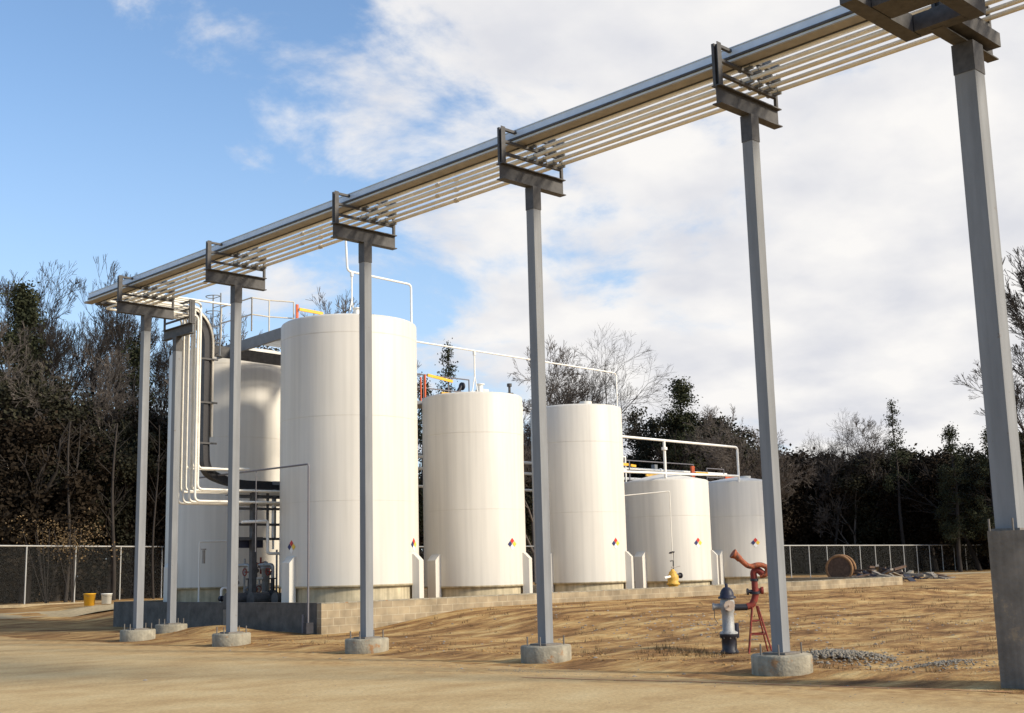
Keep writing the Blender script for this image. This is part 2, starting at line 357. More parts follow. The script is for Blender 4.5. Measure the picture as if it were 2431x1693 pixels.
nx, ny = len(xs), len(ys)
vs = np.stack([XX.ravel(), YY.ravel(), ZZ.ravel()], 1)
idx = np.arange(nx*ny).reshape(nx, ny)
fs = np.stack([idx[:-1, :-1].ravel(), idx[1:, :-1].ravel(), idx[1:, 1:].ravel(), idx[:-1, 1:].ravel()], 1)
me = bpy.data.meshes.new('ground'); me.from_pydata(vs.tolist(), [], fs.tolist()); me.materials.append(M_DIRT)
me.polygons.foreach_set('use_smooth', [True]*len(me.polygons)); me.update()
g = bpy.data.objects.new('ground', me); COL.objects.link(g); tag(g, kind='structure')

def sheet(name, xs_lo, xs_hi, ys_, z, m, n=8):
    v = []; f = []
    for j, y in enumerate(ys_):
        a, b = xs_lo(y), xs_hi(y)
        for i in range(n+1):
            x = a+(b-a)*i/n; v.append((x, y, float(hgt(x, y))+z))
    for j in range(len(ys_)-1):
        for i in range(n):
            k = j*(n+1)+i; f.append((k, k+1, k+n+2, k+n+1))
    q = MB(); q.add(v, f, True); return q.build(name, m)
def edge(y): return 14.35+.22*math.sin(y*.31+1)+.12*math.sin(y*1.1)+.05*math.sin(y*3.3+2)+(.25 if y > 20 else .25*(y-6)/14)
# the flat part of the road keeps its own height, ending in a ragged edge against the dirt
ry = [-400, -150, -60, -20, -5]+[i*.35 for i in range(0, 125)]+[46, 50, 60, 90, 150, 400]
rd = sheet('road', lambda y: -600 if abs(y) > 40 else -120, edge, ry, .005, M_ROAD, 10); tag(rd, kind='structure')
# pale concrete apron running behind the left end of the tanks
q = MB(); vv = []; ff = []
for t in range(121):
    x = -60+t*1.33; y0 = 46.5-.05*(x-20)
    for j in range(7): yy = y0+j*3.2/6; vv.append((x, yy, float(hgt(x, yy))+.012))
for t in range(120):
    for j in range(6): k = t*7+j; ff.append((k, k+7, k+8, k+1))
q.add(vv, ff, True); tag(q.build('concrete_apron', M_SLAB), kind='structure')
# kerb-like pale edge further back
q = MB()
q.bar((14, 57.6, .42), (27.5, 55.6, .42), .35, .14); q.build('kerb', M_SLAB); tag(bpy.data.objects['kerb'], kind='structure')
# faded red line along the road edge
q = MB(); vv = []; LN = [(13.0, 13.2), (13.3, 12), (13.75, 10.61), (13.92, 9.72), (14.11, 8.83), (14.29, 7.99), (14.47, 7.38), (14.6, 6.6)]
for x, y in LN: vv += [(x-.035, y, .011), (x+.035, y, .011)]
q.add(vv, [(2*i, 2*i+1, 2*i+3, 2*i+2) for i in range(len(LN)-1)]); tag(q.build('road_marking', 'redline'), kind='structure')

# ------------------------------------------------------------------ containment wall
wt = thing('containment_wall', 'low concrete block wall ringing the white tanks, its left end face in shade', 'wall', (19.33, 27.08, 0))
def wallseg(x0, x1, y0, y1, nm='wall_panel'):
    MB().box(x0, x1, y0, y1, -.3, .77).build(nm, 'block', wt)
    MB().box(x0-.004, x1+.004, y0-.004, y1+.004, .772, .80).build('coping', 'concrete', wt)
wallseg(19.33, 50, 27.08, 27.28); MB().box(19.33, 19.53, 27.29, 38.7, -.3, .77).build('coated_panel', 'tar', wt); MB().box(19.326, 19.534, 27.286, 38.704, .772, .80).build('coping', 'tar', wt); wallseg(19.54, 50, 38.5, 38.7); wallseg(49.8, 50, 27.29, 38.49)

# ------------------------------------------------------------------ pipe support columns
def make_support(label, x, y, group, w=.185, base='footing', rot=0, top=8.38, bm=.80):
    t = thing('pipe_support', label, 'pipe support', (x, y, 0), group)
    rt = Matrix.Rotation(rot, 4, 'Z')
    def P(a, b, c): v = rt @ Vector((a, b, c)); return (x+v.x, y+v.y, c)
    z0 = .28
    if base == 'footing':
        zg = float(hgt(x, y))
        q = MB(); q.lathe([(0.02, -.3), (.43, -.3), (.435, .255), (.42, .278), (.02, .28)], (x, y, 0), 28); ft_ = q.build('footing', 'concrete', t)
    else:
        z0 = 1.9
        q = MB(); q.box(x-.34, x+.42, y-.42, y+.16, -.3, 1.90); ft_ = q.build('pedestal', 'pedestal', t)
    MB().box(x-.19, x+.19, y-.19, y+.19, z0+.002, z0+.03).build('base_plate', 'galvbolt', t)
    for i in (-1, 1):
        for j in (-1, 1):
            MB().tube([(x+i*.29, y+j*.15, z0-.02), (x+i*.29, y+j*.15, z0+.15)], .014, 6).build('anchor_bolt', 'galvbolt', ft_)
    # wide-flange column: two flanges and a boxed web
    q = MB(); h = w/2
    q.box(x-h, x+h, y-h, y+h, z0+.031, top-.02)
    q.build('post', 'column', t)
    MB().box(x-h-.008, x+h+.008, y-h-.008, y+h+.008, top-.42, top-.001).build('cap_bracket', 'beam', t)  # dark sleeve puts the beam's shade on the column top by colour
    c = MB(); c.ibeam(P(-bm-.03, 0, top+.15), P(bm, 0, top+.15), .16, .30); c.build('crossbeam', 'beam', t)
    for s_, nm in ((-1, 'upright'), (1, 'upright')):
        X = s_*(bm-.03)
        q = MB(); zt = top+.98 if s_ < 0 else top+.80
        if s_ < 0:
            q.bar(P(X, -.05, top+.302), P(X, -.05, zt), .012, .10); q.bar(P(X+.03, -.0, top+.302), P(X+.03, -.0, zt), .055, .012)
            q.bar(P(X, .05, top+.302), P(X, .05, zt), .05, .05)
        else: q.bar(P(X, 0, top+.302), P(X, 0, zt), .05, .05)
        q.build('upright', 'beam', t)
    for k, (za, zb_, xa, xb) in enumerate(((.5, .5, -bm+.06, bm-.06), (.725, .725, -bm+.06, bm-.06), (.95, .95, -bm+.06, bm-.06), )):
        q = MB(); q.bar(P(xa, 0, top+za), P(xb, 0, top+za), .06, .045); q.build('shelf', 'beam', t)
    return t
TOPZ = 8.38
GS = 'grey pipe support columns on round footings'
CX = 15.37
CY = [29.43, 25.01, 19.99, 15.02, 10.30]
CL = ['grey pipe rack column furthest left on a round footing at the shaded block wall',
      'grey pipe rack column in front of the pump station left of the tallest tank',
      'grey pipe rack column standing in front of the tallest white tank',
      'grey pipe rack column rising between the second and third white tanks',
      'tall grey pipe rack column beside the fire hydrant']
for y, l in zip(CY, CL): make_support(l, CX, y, GS)
make_support('grey column turned sideways where the pipes bend toward the tanks', 17.5, 31.6, GS, rot=R(90), top=8.38)
big = make_support('thick grey column on a high concrete pedestal at the right edge', CX+.03, 6.8, GS, w=.285, base='pedestal')
q = MB(); q.bar((13.0, 7.18, 8.50), (14.67, 7.18, 8.50), .22, .24); q.bar((13.0, 6.30, 8.50), (14.67, 6.30, 8.50), .22, .24)
q.bar((14.56, 6.42, 8.50), (14.56, 7.06, 8.50), .22, .23); q.bar((13.62, 6.42, 8.50), (13.62, 7.06, 8.50), .5, .23)
q.build('side_platform', 'beam', big)
MB().bar((14.68, 6.80, 8.565), (16.0, 6.80, 8.565), .42, .20).build('head_beam', 'beam', big)
MB().box(15.78, 15.86, 6.66, 6.98, 1.93, 2.06).build('clamp', 'galvbolt', big)

# ------------------------------------------------------------------ rack pipes
GP = 'cream pipes carried by the overhead rack'
def yturn(x): return 31.05+(16.12-x)*.95
lv = [(TOPZ+.5+.0225, [15.36, 15.6, 15.87, 16.10]), (TOPZ+.725+.0225, [15.36, 15.6, 15.87, 16.10]), (TOPZ+.95+.0225, [15.87, 16.10, 15.34, 15.6])]
pl = {(0, 0): 'lowest layer cream pipe nearest the cable tray on the overhead rack', (0, 1): 'lowest layer cream pipe second from the cable tray on the overhead rack',
      (0, 2): 'lowest layer cream pipe third from the cable tray on the overhead rack', (0, 3): 'outermost cream pipe of the lowest layer on the overhead rack',
      (1, 0): 'middle layer cream pipe right beside the cable tray', (1, 1): 'middle layer cream pipe second from the cable tray',
      (1, 2): 'middle layer cream pipe third from the cable tray', (1, 3): 'outermost cream pipe of the middle layer on the rack',
      (2, 0): 'upper cream pipe ending in an elbow at the top right of the photo', (2, 2): 'topmost layer cream pipe closest to the cable tray', (2, 3): 'topmost layer cream pipe second from the cable tray',
 (2, 1): 'topmost outer cream pipe dropping beside the dark cable tray bend'}
supports = [(CX, y) for y in CY]
for li, (z, xs_) in enumerate(lv):
    for pi, x in enumerate(xs_):
        r = [.034, .030, .034, .036][pi] if li < 2 else .032
        zz = z+.035+r; yt = yturn(x)
        xd = (17.72, 17.75, 17.79, 17.85)[pi] if li == 0 else (17.80, 17.83, 17.87, 17.93)[pi] if li == 1 else (18.06, 19.15, 17.96, 18.02)[pi]
        zb = [3.62, 3.95, 4.6][li]+ pi*.012
        xe = [23.2, 23.2, 19.6][li]
        pts = [(x, 3.0, zz), (x, yt, zz), (xd, yt, zz), (xd, yt, zb), (xe, yt, zb)]
        if li == 2 and pi == 0: pts[0] = (x, 6.15, zz); pts.insert(0, (x, 6.1, zz+.5)); 
        t = thing('process_pipe', pl[(li, pi)], 'pipe', (x, 10, zz), GP)
        MB().tube(fillet(pts, .16), r, 10).build('run', 'pipe', t)
        for sy in CY:
            q = MB(); q.box(x-.028, x+.028, sy-.13, sy+.13, z+.002, z+.036); q.ring((x, sy+.09, zz), r+.005, .007, (0, 1, 0), 12); q.ring((x, sy-.09, zz), r+.005, .007, (0, 1, 0), 12)
            q.build('pipe_shoe', 'channel', t)
        for sy in ((17.9, 22.6) if pi % 2 else (27.3,)):   # pipe couplings
            MB().tube([(x, sy-.05, zz), (x, sy+.05, zz)], r+.012, 10).build('coupling', 'cream', t)

# cable tray with its inner duct
t = thing('cable_tray', 'long galvanised cable tray on the near side of the overhead pipe rack', 'cable tray', (15.0, 10, 9.3))
YE = 32.0
x0, x1 = 14.98, 15.21
zl = TOPZ+.725+.0225
q = MB(); q.box(x0-.02, x0-.012, 3, YE, zl+.115, zl+.245); q.box(x0-.035, x0-.012, 3, YE, zl+.247, zl+.26); q.build('side_rail', 'galv', t)
q = MB(); q.box(x0-.045, x0-.0125, 3, YE, zl+.080, zl+.114); q.build('lower_lip', 'beam', t)
q = MB(); q.box(x0-.011, x0, 3, YE, zl+.045, zl+.079); q.build('duct_side', 'galv', t)
q = MB(); q.box(x0+.001, x1, 3, YE+.3, zl+.03, zl+.078); q.build('duct', 'duct', t)
q = MB(); q.box(x1+.001, x1+.02, 3, YE, zl+.01, zl+.25); q.build('side_rail', 'beam', t)
q = MB(); q.box(x0+.03, x1-.03, 3, YE, zl+.081, zl+.17); q.build('cables', 'cable', t)
# tray after the corner: runs to the tanks, curves down and then level again
YT0, YT1 = 31.95, 32.3
def sweep(path, off0, off1, y0, y1, nm, m, par):
    # path in (x, z); offsets along the left normal
    q = MB(); n = len(path); V_ = []
    for i, (a, b) in enumerate(path):
        p0 = path[max(i-1, 0)]; p1 = path[min(i+1, n-1)]
        tx, tz = p1[0]-p0[0], p1[1]-p0[1]; l_ = math.hypot(tx, tz); nx_, nz_ = -tz/l_, tx/l_
        for o_ in (off0, off1):
            for y in (y0, y1): V_.append((a+nx_*o_, y, b+nz_*o_))
    F_ = []
    for i in range(n-1):
        a = 4*i; b = a+4
        F_ += [(a, a+1, b+1, b), (a+2, b+2, b+3, a+3), (a, b, b+2, a+2), (a+1, a+3, b+3, b+1)]
    F_ += [(0, 2, 3, 1), (4*n-4, 4*n-3, 4*n-1, 4*n-2)]
    q.add(V_, F_); return q.build(nm, m, par)
pth = [(p.x, p.z) for p in fillet([(15.3, 0, zl+.06), (18.62, 0, zl+.06), (18.62, 0, 5.6)], .85, 12)]
pth += [(p.x, p.z) for p in fillet([(18.62, 0, 5.5), (18.66, 0, 4.5), (19.7, 0, 4.16), (23, 0, 4.16)], .8, 8)]
sweep(pth, -.02, .012, YT0, YT1, 'tray_floor', 'beam', t)
sweep(pth, .014, .20, YT0+.03, YT1-.03, 'cables', 'cable', t)
sweep(pth, -.05, .10, YT0-.03, YT0-.012, 'side_rail', 'cable', t)
k = next(i for i, p in enumerate(pth) if p[1] < 5.7)
sweep(pth[:k+1], .21, .27, YT0-.035, YT1+.06, 'outer_rail', 'cream', t)
for z in (7.9, 6.6, 5.4):
    MB().bar((18.3, YT0-.06, z), (19.0, YT0-.06, z), .04, .05).build('bracket', 'beam', t)

# ------------------------------------------------------------------ tanks
def hatch_frame(): pass
def make_tank(label, x, y, r, zb, zt, diamonds, nozz=True, cone=.0, seam=True):
    t = thing('storage_tank', label, 'tank', (x, y, 0), 'white vertical storage tanks')
    q = MB(); q.lathe([(r, zb), (r, zt-.07), (r-.015, zt-.03), (r-.06, zt)], (x, y, 0), 96); sh = q.build('shell', 'tank', t)
    q = MB(); q.lathe([(r-.062, zt), (r*.5, zt+.06+cone*.5), (.02, zt+.10+cone)], (x, y, 0), 64); q.build('roof', 'tankroof', t)
    for k in range(int((zt-zb)/2.4)):
        z = zb+2.4*(k+1)
        if z < zt-.5: MB().lathe([(r+.0008, z-.02), (r+.0022, z-.012), (r+.0022, z+.012), (r+.0008, z+.02)], (x, y, 0), 96).build('shell_seam', 'tank', sh)
    q = MB(); q.lathe([(r+.012, zb+.05), (r+.012, zb-.004), (r-.09, zb-.01), (r-.09, zb-.02), (r-.09, .05)], (x, y, 0), 64); q.build('base_skirt', 'hopper', t)
    for a in (180, -60, 60):
        a = R(a); n = Vector((math.cos(a), math.sin(a), 0)); u = Vector((-n.y, n.x, 0)); c = Vector((x, y, 0))
        w = .19; ri = r-.02; ro = r+.20; zt_ = 2.05
        prof = [(ri, 0), (ro, 0), (ro, zt_-.18), (r+.03, zt_), (ri, zt_)]
        V_ = [c+n*a_+u*(s_*w)+Vector((0, 0, z_)) for s_ in (-1, 1) for a_, z_ in prof]
        q = MB(); q.add(V_, [(4, 3, 2, 1, 0), (5, 6, 7, 8, 9)]+[(i, (i+1) % 5, 5+(i+1) % 5, 5+i) for i in range(5)]); q.build('leg', 'tank', t)
        lg = bpy.context.scene.collection.objects[-1]
        MB().bar(c+n*(ro-.1)-u*.24+Vector((0, 0, .46)), c+n*(ro-.1)+u*.24+Vector((0, 0, .46)), .34, .03).build('foot_plate', 'tank', lg)
    for a, zc_ in diamonds:
        a = R(a); n = Vector((math.cos(a), math.sin(a), 0)); u = Vector((-n.y, n.x, 0)); c = Vector((x, y, zc_))+n*(r+.008); h = .10; Z = Vector((0, 0, 1))
        q = MB(); gp_ = .012
        for mi, (du, dz) in enumerate(((0, 1), (-1, 0), (1, 0), (0, -1))):
            cc = c+u*du*h+Z*dz*h; hh = h-gp_
            V_ = [cc+u*hh, cc+Z*hh, cc-u*hh, cc-Z*hh]; V2 = [v-n*.006 for v in V_]
            q.add(V_+V2, [(0, 1, 2, 3), (7, 6, 5, 4), (0, 4, 5, 1), (1, 5, 6, 2), (2, 6, 7, 3), (3, 7, 4, 0)], mi=mi)
        q.build('hazard_diamond', ['dred', 'dblue', 'dyel', 'dwhite'], t)
    if nozz:
        a = R(-115); n = Vector((math.cos(a), math.sin(a), 0)); c = Vector((x, y, zt))
        q = MB(); q.tube([c+n*r*.55, c+n*r*.55+Vector((0, 0, .32))], .09, 12); q.disc(c+n*r*.55+Vector((0, 0, .33)), .14, (0, 0, 1), .03); q.build('roof_nozzle', 'white', t)
    q = MB(); q.tube([(x, y-r*.3, zt), (x, y-r*.3, zt+.22)], .22, 20); q.build('roof_manway', 'tankroof', t)
    return t
T1 = make_tank('tallest white tank, wide cylinder behind the third rack column', 22.06, 29.5, 2.03, 1.17, 8.90, [(-180, 2.32), (-62, 2.32)])
T2 = make_tank('white tank with an orange railed platform on its roof, right of the tallest tank', 27.05, 29.5, 1.64, 1.02, 7.10, [(-87, 2.32)])
T3 = make_tank('plain flat topped white tank partly behind the fourth rack column', 32.05, 29.5, 1.62, 1.0, 7.09, [(-89, 2.32)], nozz=False)
T4 = make_tank('short white tank with a domed roof and an ochre valve before it', 36.97, 29.5, 1.60, .93, 4.68, [(-99, 2.32)], cone=.22, nozz=False)
T5 = make_tank('short white tank furthest right, partly behind the column by the hydrant', 41.55, 29.5, 1.45, .98, 4.78, [(-120, 2.32)], cone=.12, nozz=False)
T0 = make_tank('tall white tank standing behind the pipe drop at far left', 22.08, 36.2, 2.03, 1.17, 8.90, [(-180, 2.32)])
q = MB(); q.tube([(28.55, 29.0, 7.05), (28.75, 28.9, 6.9), (28.75, 28.9, 6.2), (28.7, 28.95, 1.5)], .03, 8); q.build('side_pipe', 'pipe', T2)
q = MB(); q.tube([(27.9, 28.6, 7.15), (27.9, 28.6, 7.5)], .04, 8); q.disc((27.9, 28.6, 7.22), .13, (0, 0, 1), .03); q.disc((27.9, 28.6, 7.5), .08, (0, 0, 1), .1); q.build('relief_valve', 'beam', T2)

# roof vent lines
def vent(label, pts, r, m='white', posts=()):
    t = thing('vent_pipe', label, 'pipe', pts[0], 'white vent lines over the tank roofs')
    MB().tube(fillet(pts, .14), r, 10).build('run', m, t)
    for (x, y, z0, z1) in posts:
        q = MB(); q.tube([(x, y, z0+(z1-z0)*.35), (x, y, z1)], .025, 8)
        for s_ in (-1, 1): q.tube([(x+s_*.14, y+s_*.02, z0), (x, y, z0+(z1-z0)*.4)], .018, 6)
        q.bar((x-.17, y, z0+.03), (x+.17, y, z0+.03), .03, .03)
        q.tube([(x, y, z1-.14), (x, y, z1-.02)], .05, 8)
        q.build('stand', m, t)
    return t
vent('thin white vent pipe crossing high over the tallest tank', [(21.32, 28.7, 11.7), (21.40, 28.7, 10.38), (23.84, 28.7, 10.32), (23.84, 28.7, 8.85)], .034, posts=[(21.56, 28.7, 8.95, 10.38)])
vent('long thin white vent pipe spanning the second and third tanks', [(23.80, 28.6, 8.52), (33.27, 28.6, 8.40), (33.27, 28.6, 7.05)], .027, posts=[(26.36, 28.6, 7.12, 8.48)])
v = vent('thicker white vent pipe above the two short tanks', [(33.30, 28.6, 6.12), (40.45, 28.6, 6.08), (40.45, 28.6, 4.70)], .045, posts=[])
MB().tube([(35.85, 28.6, 4.72), (35.85, 28.6, 6.10)], .05, 10).build('riser', 'white', v)
MB().tube([(35.85, 28.6, 5.75), (35.85, 28.6, 5.85)], .11, 12).build('flange', 'white', v)
MB().tube([(33.3, 28.6, 4.86), (40.45, 28.6, 4.94)], .045, 10).build('lower_run', 'white', v)

# header pipes behind the tanks
for z, r, l in ((5.35, .05, 'upper white header pipe seen in the gaps between tanks'), (4.95, .05, 'middle white header pipe seen in the gaps between tanks'), (4.35, .045, 'lower white header pipe seen in the gaps between tanks')):
    t = thing('header_pipe', l, 'pipe', (24, 31.7, z), 'header pipes behind the tank row'); MB().tube([(24.2, 31.75, z), (44, 31.75, z)], r, 8).build('run', 'white', t)
    for x in (26, 29.5, 34.5, 39.5): MB().tube([(x-.06, 31.75, z), (x+.06, 31.75, z)], r+.03, 8).build('flange', 'white', t)
t = thing('pipe_bridge', 'dark steel frame carrying pipes behind the row of tanks', 'pipe support', (29.4, 31.9, 0))
for x in (24.9, 29.55, 34.5, 39.4):
    MB().box(x-.09, x+.09, 31.9, 32.08, .3, 5.6).build('post', 'channel', t)
    MB().bar((x, 31.5, 5.12), (x, 32.4, 5.12), .1, .12).build('bracket', 'channel', t)
    q = MB()
    for k in range(8): q.bar((x-.02, 31.62, 1.0+k*.45), (x+.02, 31.62, 1.0+k*.45), .5, .03)
    q.build('rung', 'channel', t)

# ------------------------------------------------------------------ walkways on the tanks
def rail(par, pts, h, n_mid=1, m='cream', r=.022):
    for i in range(len(pts)-1):
        a = Vector(pts[i]); b = Vector(pts[i+1]); q = MB()
        for k in range(n_mid+1):
            zz = Vector((0, 0, h*(1-k/(n_mid+1)))); q.tube([a+zz, b+zz], r, 6)
        q.build('rail', m, par)
    for p in pts:
        p = Vector(p); MB().tube([p, p+Vector((0, 0, h))], r, 6).build('rail_post', m, par)
def ybar(par, a, b, m='yellow'):
    MB().bar(a, b, .05, .09).build('safety_bar', m, par)
t = thing('access_platform', 'railed steel platform between the tallest tank and the tank behind it', 'platform', (21, 32, 8.6))
MB().bar((20.55, 30.05, 8.76), (20.55, 34.5, 8.62), .09, .34).build('side_channel', 'channel', t)
MB().bar((19.75, 33.5, 8.50), (23.4, 33.5, 8.42), .14, .34).build('cross_channel', 'beam', t)
MB().bar((19.9, 34.3, 8.78), (20.5, 34.3, 8.78), .1, .06).build('deck_edge', 'cream', t)
q = MB()
for k in range(14): q.bar((20.62, 31.8+k*.12, 8.86), (23.4, 31.8+k*.12, 8.86), .02, .05)
q.build('grating', 'channel', t)
MB().bar((23.45, 31.2, 8.75), (23.45, 34.3, 8.66), .09, .30).build('side_channel', 'channel', t)
rail(t, [(20.0, 31.65, 8.86), (20.62, 31.65, 8.86), (21.35, 31.4, 8.86)], 1.04, 1)
rail(t, [(20.0, 33.4, 8.86), (20.0, 31.65, 8.86)], 1.04, 1)
MB().box(21.28, 21.36, 31.15, 31.2, 9.0, 9.78).build('gate_post', 'orange', t)
ybar(t, (21.35, 31.1, 9.62), (22.2, 31.05, 9.58))
t2 = thing('access_ladder', 'short caged steel ladder by the platform behind the second rack column', 'ladder', (20, 33.2, 5))
q = MB()
for y in (33.2, 33.65): q.tube([(19.85, y, 8.3), (19.85, y, 10.3)], .022, 6)
for k in range(7): q.tube([(19.85, 33.2, 8.4+k*.3), (19.85, 33.65, 8.4+k*.3)], .012, 5)
q.build('rungs', 'channel', t2)
q = MB()
for k in range(4):
    z = 8.7+k*.5; q.tube([(19.85+.0, 33.2, z)]+[(19.85-.36*math.sin(a), 33.42-.30*math.cos(a), z) for a in [i*math.pi/8 for i in range(1, 8)]]+[(19.85, 33.65, z)], .015, 5)
q.build('cage', 'channel', t2)

t = thing('access_platform', 'small platform with orange safety bars on the second tank roof', 'platform', (26.6, 31, 7.1))
MB().box(25.2, 28.3, 30.9, 31.8, 6.98, 7.10).build('deck', 'channel', t)
rail(t, [(23.9, 30.95, 7.10), (26.2, 30.95, 7.10), (27.3, 30.95, 7.10), (28.25, 30.95, 7.10)], .9, 1, 'conduit')
MB().box(26.22, 26.27, 30.9, 30.95, 7.1, 8.0).build('gate_post', 'orange', t)
MB().box(26.04, 26.08, 30.9, 30.94, 7.1, 7.9).build('gate_post', 'orange', t)
ybar(t, (26.3, 30.85, 7.98), (27.4, 30.85, 7.86)); ybar(t, (26.9, 30.85, 7.42), (27.5, 30.85, 7.42), 'ochre'); ybar(t, (27.55, 30.85, 7.40), (28.4, 30.85, 7.46), 'orange')
q = MB(); q.tube([(27.5, 31.2, 7.1), (27.5, 31.2, 7.7)], .09, 8); q.tube([(27.9, 31.2, 7.5), (28.15, 31.2, 7.85)], .07, 8); q.disc((28.15, 31.2, 7.8), .14, (1, 0, 0), .06); q.build('valve', 'black', t)

t = thing('access_platform', 'railed walkway with orange bars behind the two short tanks', 'platform', (38, 31.5, 4.7))
MB().box(34.8, 43.4, 31.3, 32.2, 4.66, 4.76).build('deck', 'channel', t)
rail(t, [(34.9, 31.3, 4.76), (37.0, 31.3, 4.76), (39.2, 31.3, 4.76), (41.1, 31.3, 4.76)], .86, 1, 'conduit', .025)
rail(t, [(42.0, 31.3, 4.76), (43.2, 31.3, 4.76)], .74, 1, 'conduit', .025)
rail(t, [(34.95, 30.9, 4.7), (36.3, 30.9, 4.7)], 1.0, 1, 'white', .035)
ybar(t, (34.9, 30.85, 5.42), (36.4, 30.85, 5.40)); ybar(t, (36.55, 30.85, 5.38), (36.85, 30.85, 5.36)); ybar(t, (41.15, 31.25, 5.28), (42.0, 31.25, 5.28))
ybar(t, (36.9, 30.4, 4.98), (38.3, 30.4, 5.0), 'ochre'); MB().box(40.85, 41.05, 31.2, 31.28, 5.05, 5.55).build('gate_post', 'orange', t); ybar(t, (43.2, 31.25, 5.15), (43.9, 31.25, 5.17), 'orange')

# ------------------------------------------------------------------ conduits
t = thing('conduit', 'grey conduit rising in front of the tallest tank from the wall corner', 'conduit', (19.1, 27.0, 0))
MB().tube(fillet([(19.1, 27.35, .02), (19.1, 27.35, 4.46), (19.1, 33.1, 4.48)], .08), .026, 8).build('run', 'conduit', t)
MB().box(19.0, 19.22, 27.28, 27.42, .02, .3).build('junction_box', 'black', t)
MB().tube([(19.1, 29.9, 4.45), (19.1, 29.9, 2.2)], .012, 6).build('drop', 'conduit', t)
MB().tube([(19.18, 27.7, .02), (19.18, 27.7, .5)], .03, 8).build('stub', 'conduit', t)
t = thing('conduit', 'thin tan conduit bent down the front of the domed short tank', 'conduit', (34.7, 27.6, 0))
MB().tube(fillet([(33.32, 28.65, 4.0), (34.78, 27.6, 4.14), (34.78, 27.6, 1.7)], .06), .018, 8).build('run', 'pipe', t)

# ochre valve stand
t = thing('valve_stand', 'ochre hydrant-like valve with handwheel behind the block wall', 'valve', (34.75, 27.6, .4))
x, y = 34.75, 27.6
MB().lathe([(.20, .35), (.20, .60), (.25, .61), (.25, .66), (.17, .68), (.17, .84), (.23, .86), (.23, .91), (.18, .94), (.20, 1.05), (.19, 1.18), (.13, 1.24), (.13, 1.30), (.07, 1.34), (.05, 1.40)], (x, y, 0), 20).build('body', 'ochre', t)
MB().tube([(x-.55, y-.05, 1.10), (x, y, 1.16)], .045, 8).build('outlet', 'pipe', t)
q = MB(); q.tube([(x, y, 1.17), (x+.36, y-.05, 1.17)], .07, 8); q.disc((x+.36, y-.05, 1.17), .1, (1, 0, 0), .05); q.build('outlet', 'black', t)
q = MB(); q.tube([(x+.05, y, 1.35), (x+.07, y, 1.95)], .022, 8); q.ring((x-.0, y, 1.98), .09, .02, (0, .3, 1)); q.tube([(x-.1, y, 1.68), (x+.08, y, 1.70)], .02, 6); q.build('stem', 'beam', t)
q = MB(); q.tube([(x-.05, y, 1.46), (x+.42, y, 1.50)], .022, 6); q.build('lever', 'duct', t)

# ------------------------------------------------------------------ pump station between the left tanks
t = thing('pipe_bridge', 'dark steel frame holding cream pipes left of the tallest tank', 'pipe support', (19.9, 31.7, 0))
MB().box(19.82, 19.98, 31.2, 31.36, 0, 4.05).build('post', 'beam', t)
MB().box(20.9, 21.0, 31.75, 31.85, 2.6, 4.1).build('post', 'channel', t)
MB().ibeam((19.4, 31.9, 4.0), (23.0, 31.9, 4.0), .22, .22).build('beam', 'beam', t)
for z in (3.48, 3.82, 3.02, 2.6): MB().bar((19.35, 31.3, z), (20.9, 31.3, z), .1, .07).build('shelf', 'beam', t)
for x in (19.38, 20.4): MB().bar((x, 31.3, 2.5), (x, 31.3, 4.0), .06, .06).build('hanger', 'beam', t)
MB().box(19.3, 20.35, 31.45, 31.62, 2.35, 2.66).build('junction_box', 'navy', t)
MB().box(21.0, 23.2, 31.9, 32.1, 4.25, 4.36).build('tray_cover', 'channel', t)
def pump(label, x, y, m='black', scale=1.0):
    t = thing('pump', label, 'pump', (x, y, 0), 'small process pumps on the pad')
    s_ = scale; z0 = .1
    MB().box(x-.45*s_, x+.45*s_, y-.2*s_, y+.2*s_, z0, z0+.5).build('plinth', 'pedestal', t)
    q = MB(); q.tube([(x-.4*s_, y, z0+.78), (x+.12*s_, y, z0+.78)], .19*s_, 14); q.disc((x-.42*s_, y, z0+.78), .2*s_, (1, 0, 0), .06); q.build('motor', 'beam', t)
    q = MB(); q.disc((x+.3*s_, y, z0+.78), .24*s_, (1, 0, 0), .16); q.tube([(x+.3*s_, y, z0+.9), (x+.3*s_, y, z0+1.35)], .06, 10); q.disc((x+.3*s_, y, z0+1.35), .11, (0, 0, 1), .04); q.build('casing', 'cable', t)
    q = MB(); q.tube(fillet([(x+.3*s_, y, z0+1.37), (x+.3*s_, y, z0+1.75), (x+.3*s_, y+.7, z0+1.75)], .12), .05, 8); q.build('discharge', 'silver', t)
    q = MB(); q.ring((x+.12, y-.02, z0+1.55), .10, .016, (1, 0, 0)); q.tube([(x+.12, y-.02, z0+1.55), (x+.3, y, z0+1.55)], .02, 6); q.build('handwheel', 'red', t)
    return t
pump('dark pump on a plinth left of the second rack column', 18.95+.75, 31.6)
pump('dark pump on a plinth directly behind the second rack column', 20.1, 31.0)
pump('dark pump on a plinth right of the second rack column', 20.35, 30.2, scale=.9)
t = thing('process_pipe', 'thick white pipe with two elbows dropping to the pump valves', 'pipe', (20, 31, 3))
MB().tube(fillet([(19.4, 31.1, 3.08), (20.28, 31.1, 3.12), (20.28, 31.1, 2.17), (20.75, 31.1, 2.17)], .1), .045, 10).build('run', 'white', t)
q = MB(); q.disc((20.76, 31.1, 2.17), .1, (1, 0, 0), .05); q.disc((20.95, 31.1, 2.17), .13, (1, 0, 0), .22); q.tube([(20.95, 31.1, 2.17), (20.95, 31.1, 2.5)], .02, 6); q.ring((20.95, 31.1, 2.5), .1, .015, (0, 0, 1)); q.build('valve', 'beam', t)
t = thing('process_pipe', 'thin white riser beside the white elbows at the pumps', 'pipe', (20.5, 31, 2))
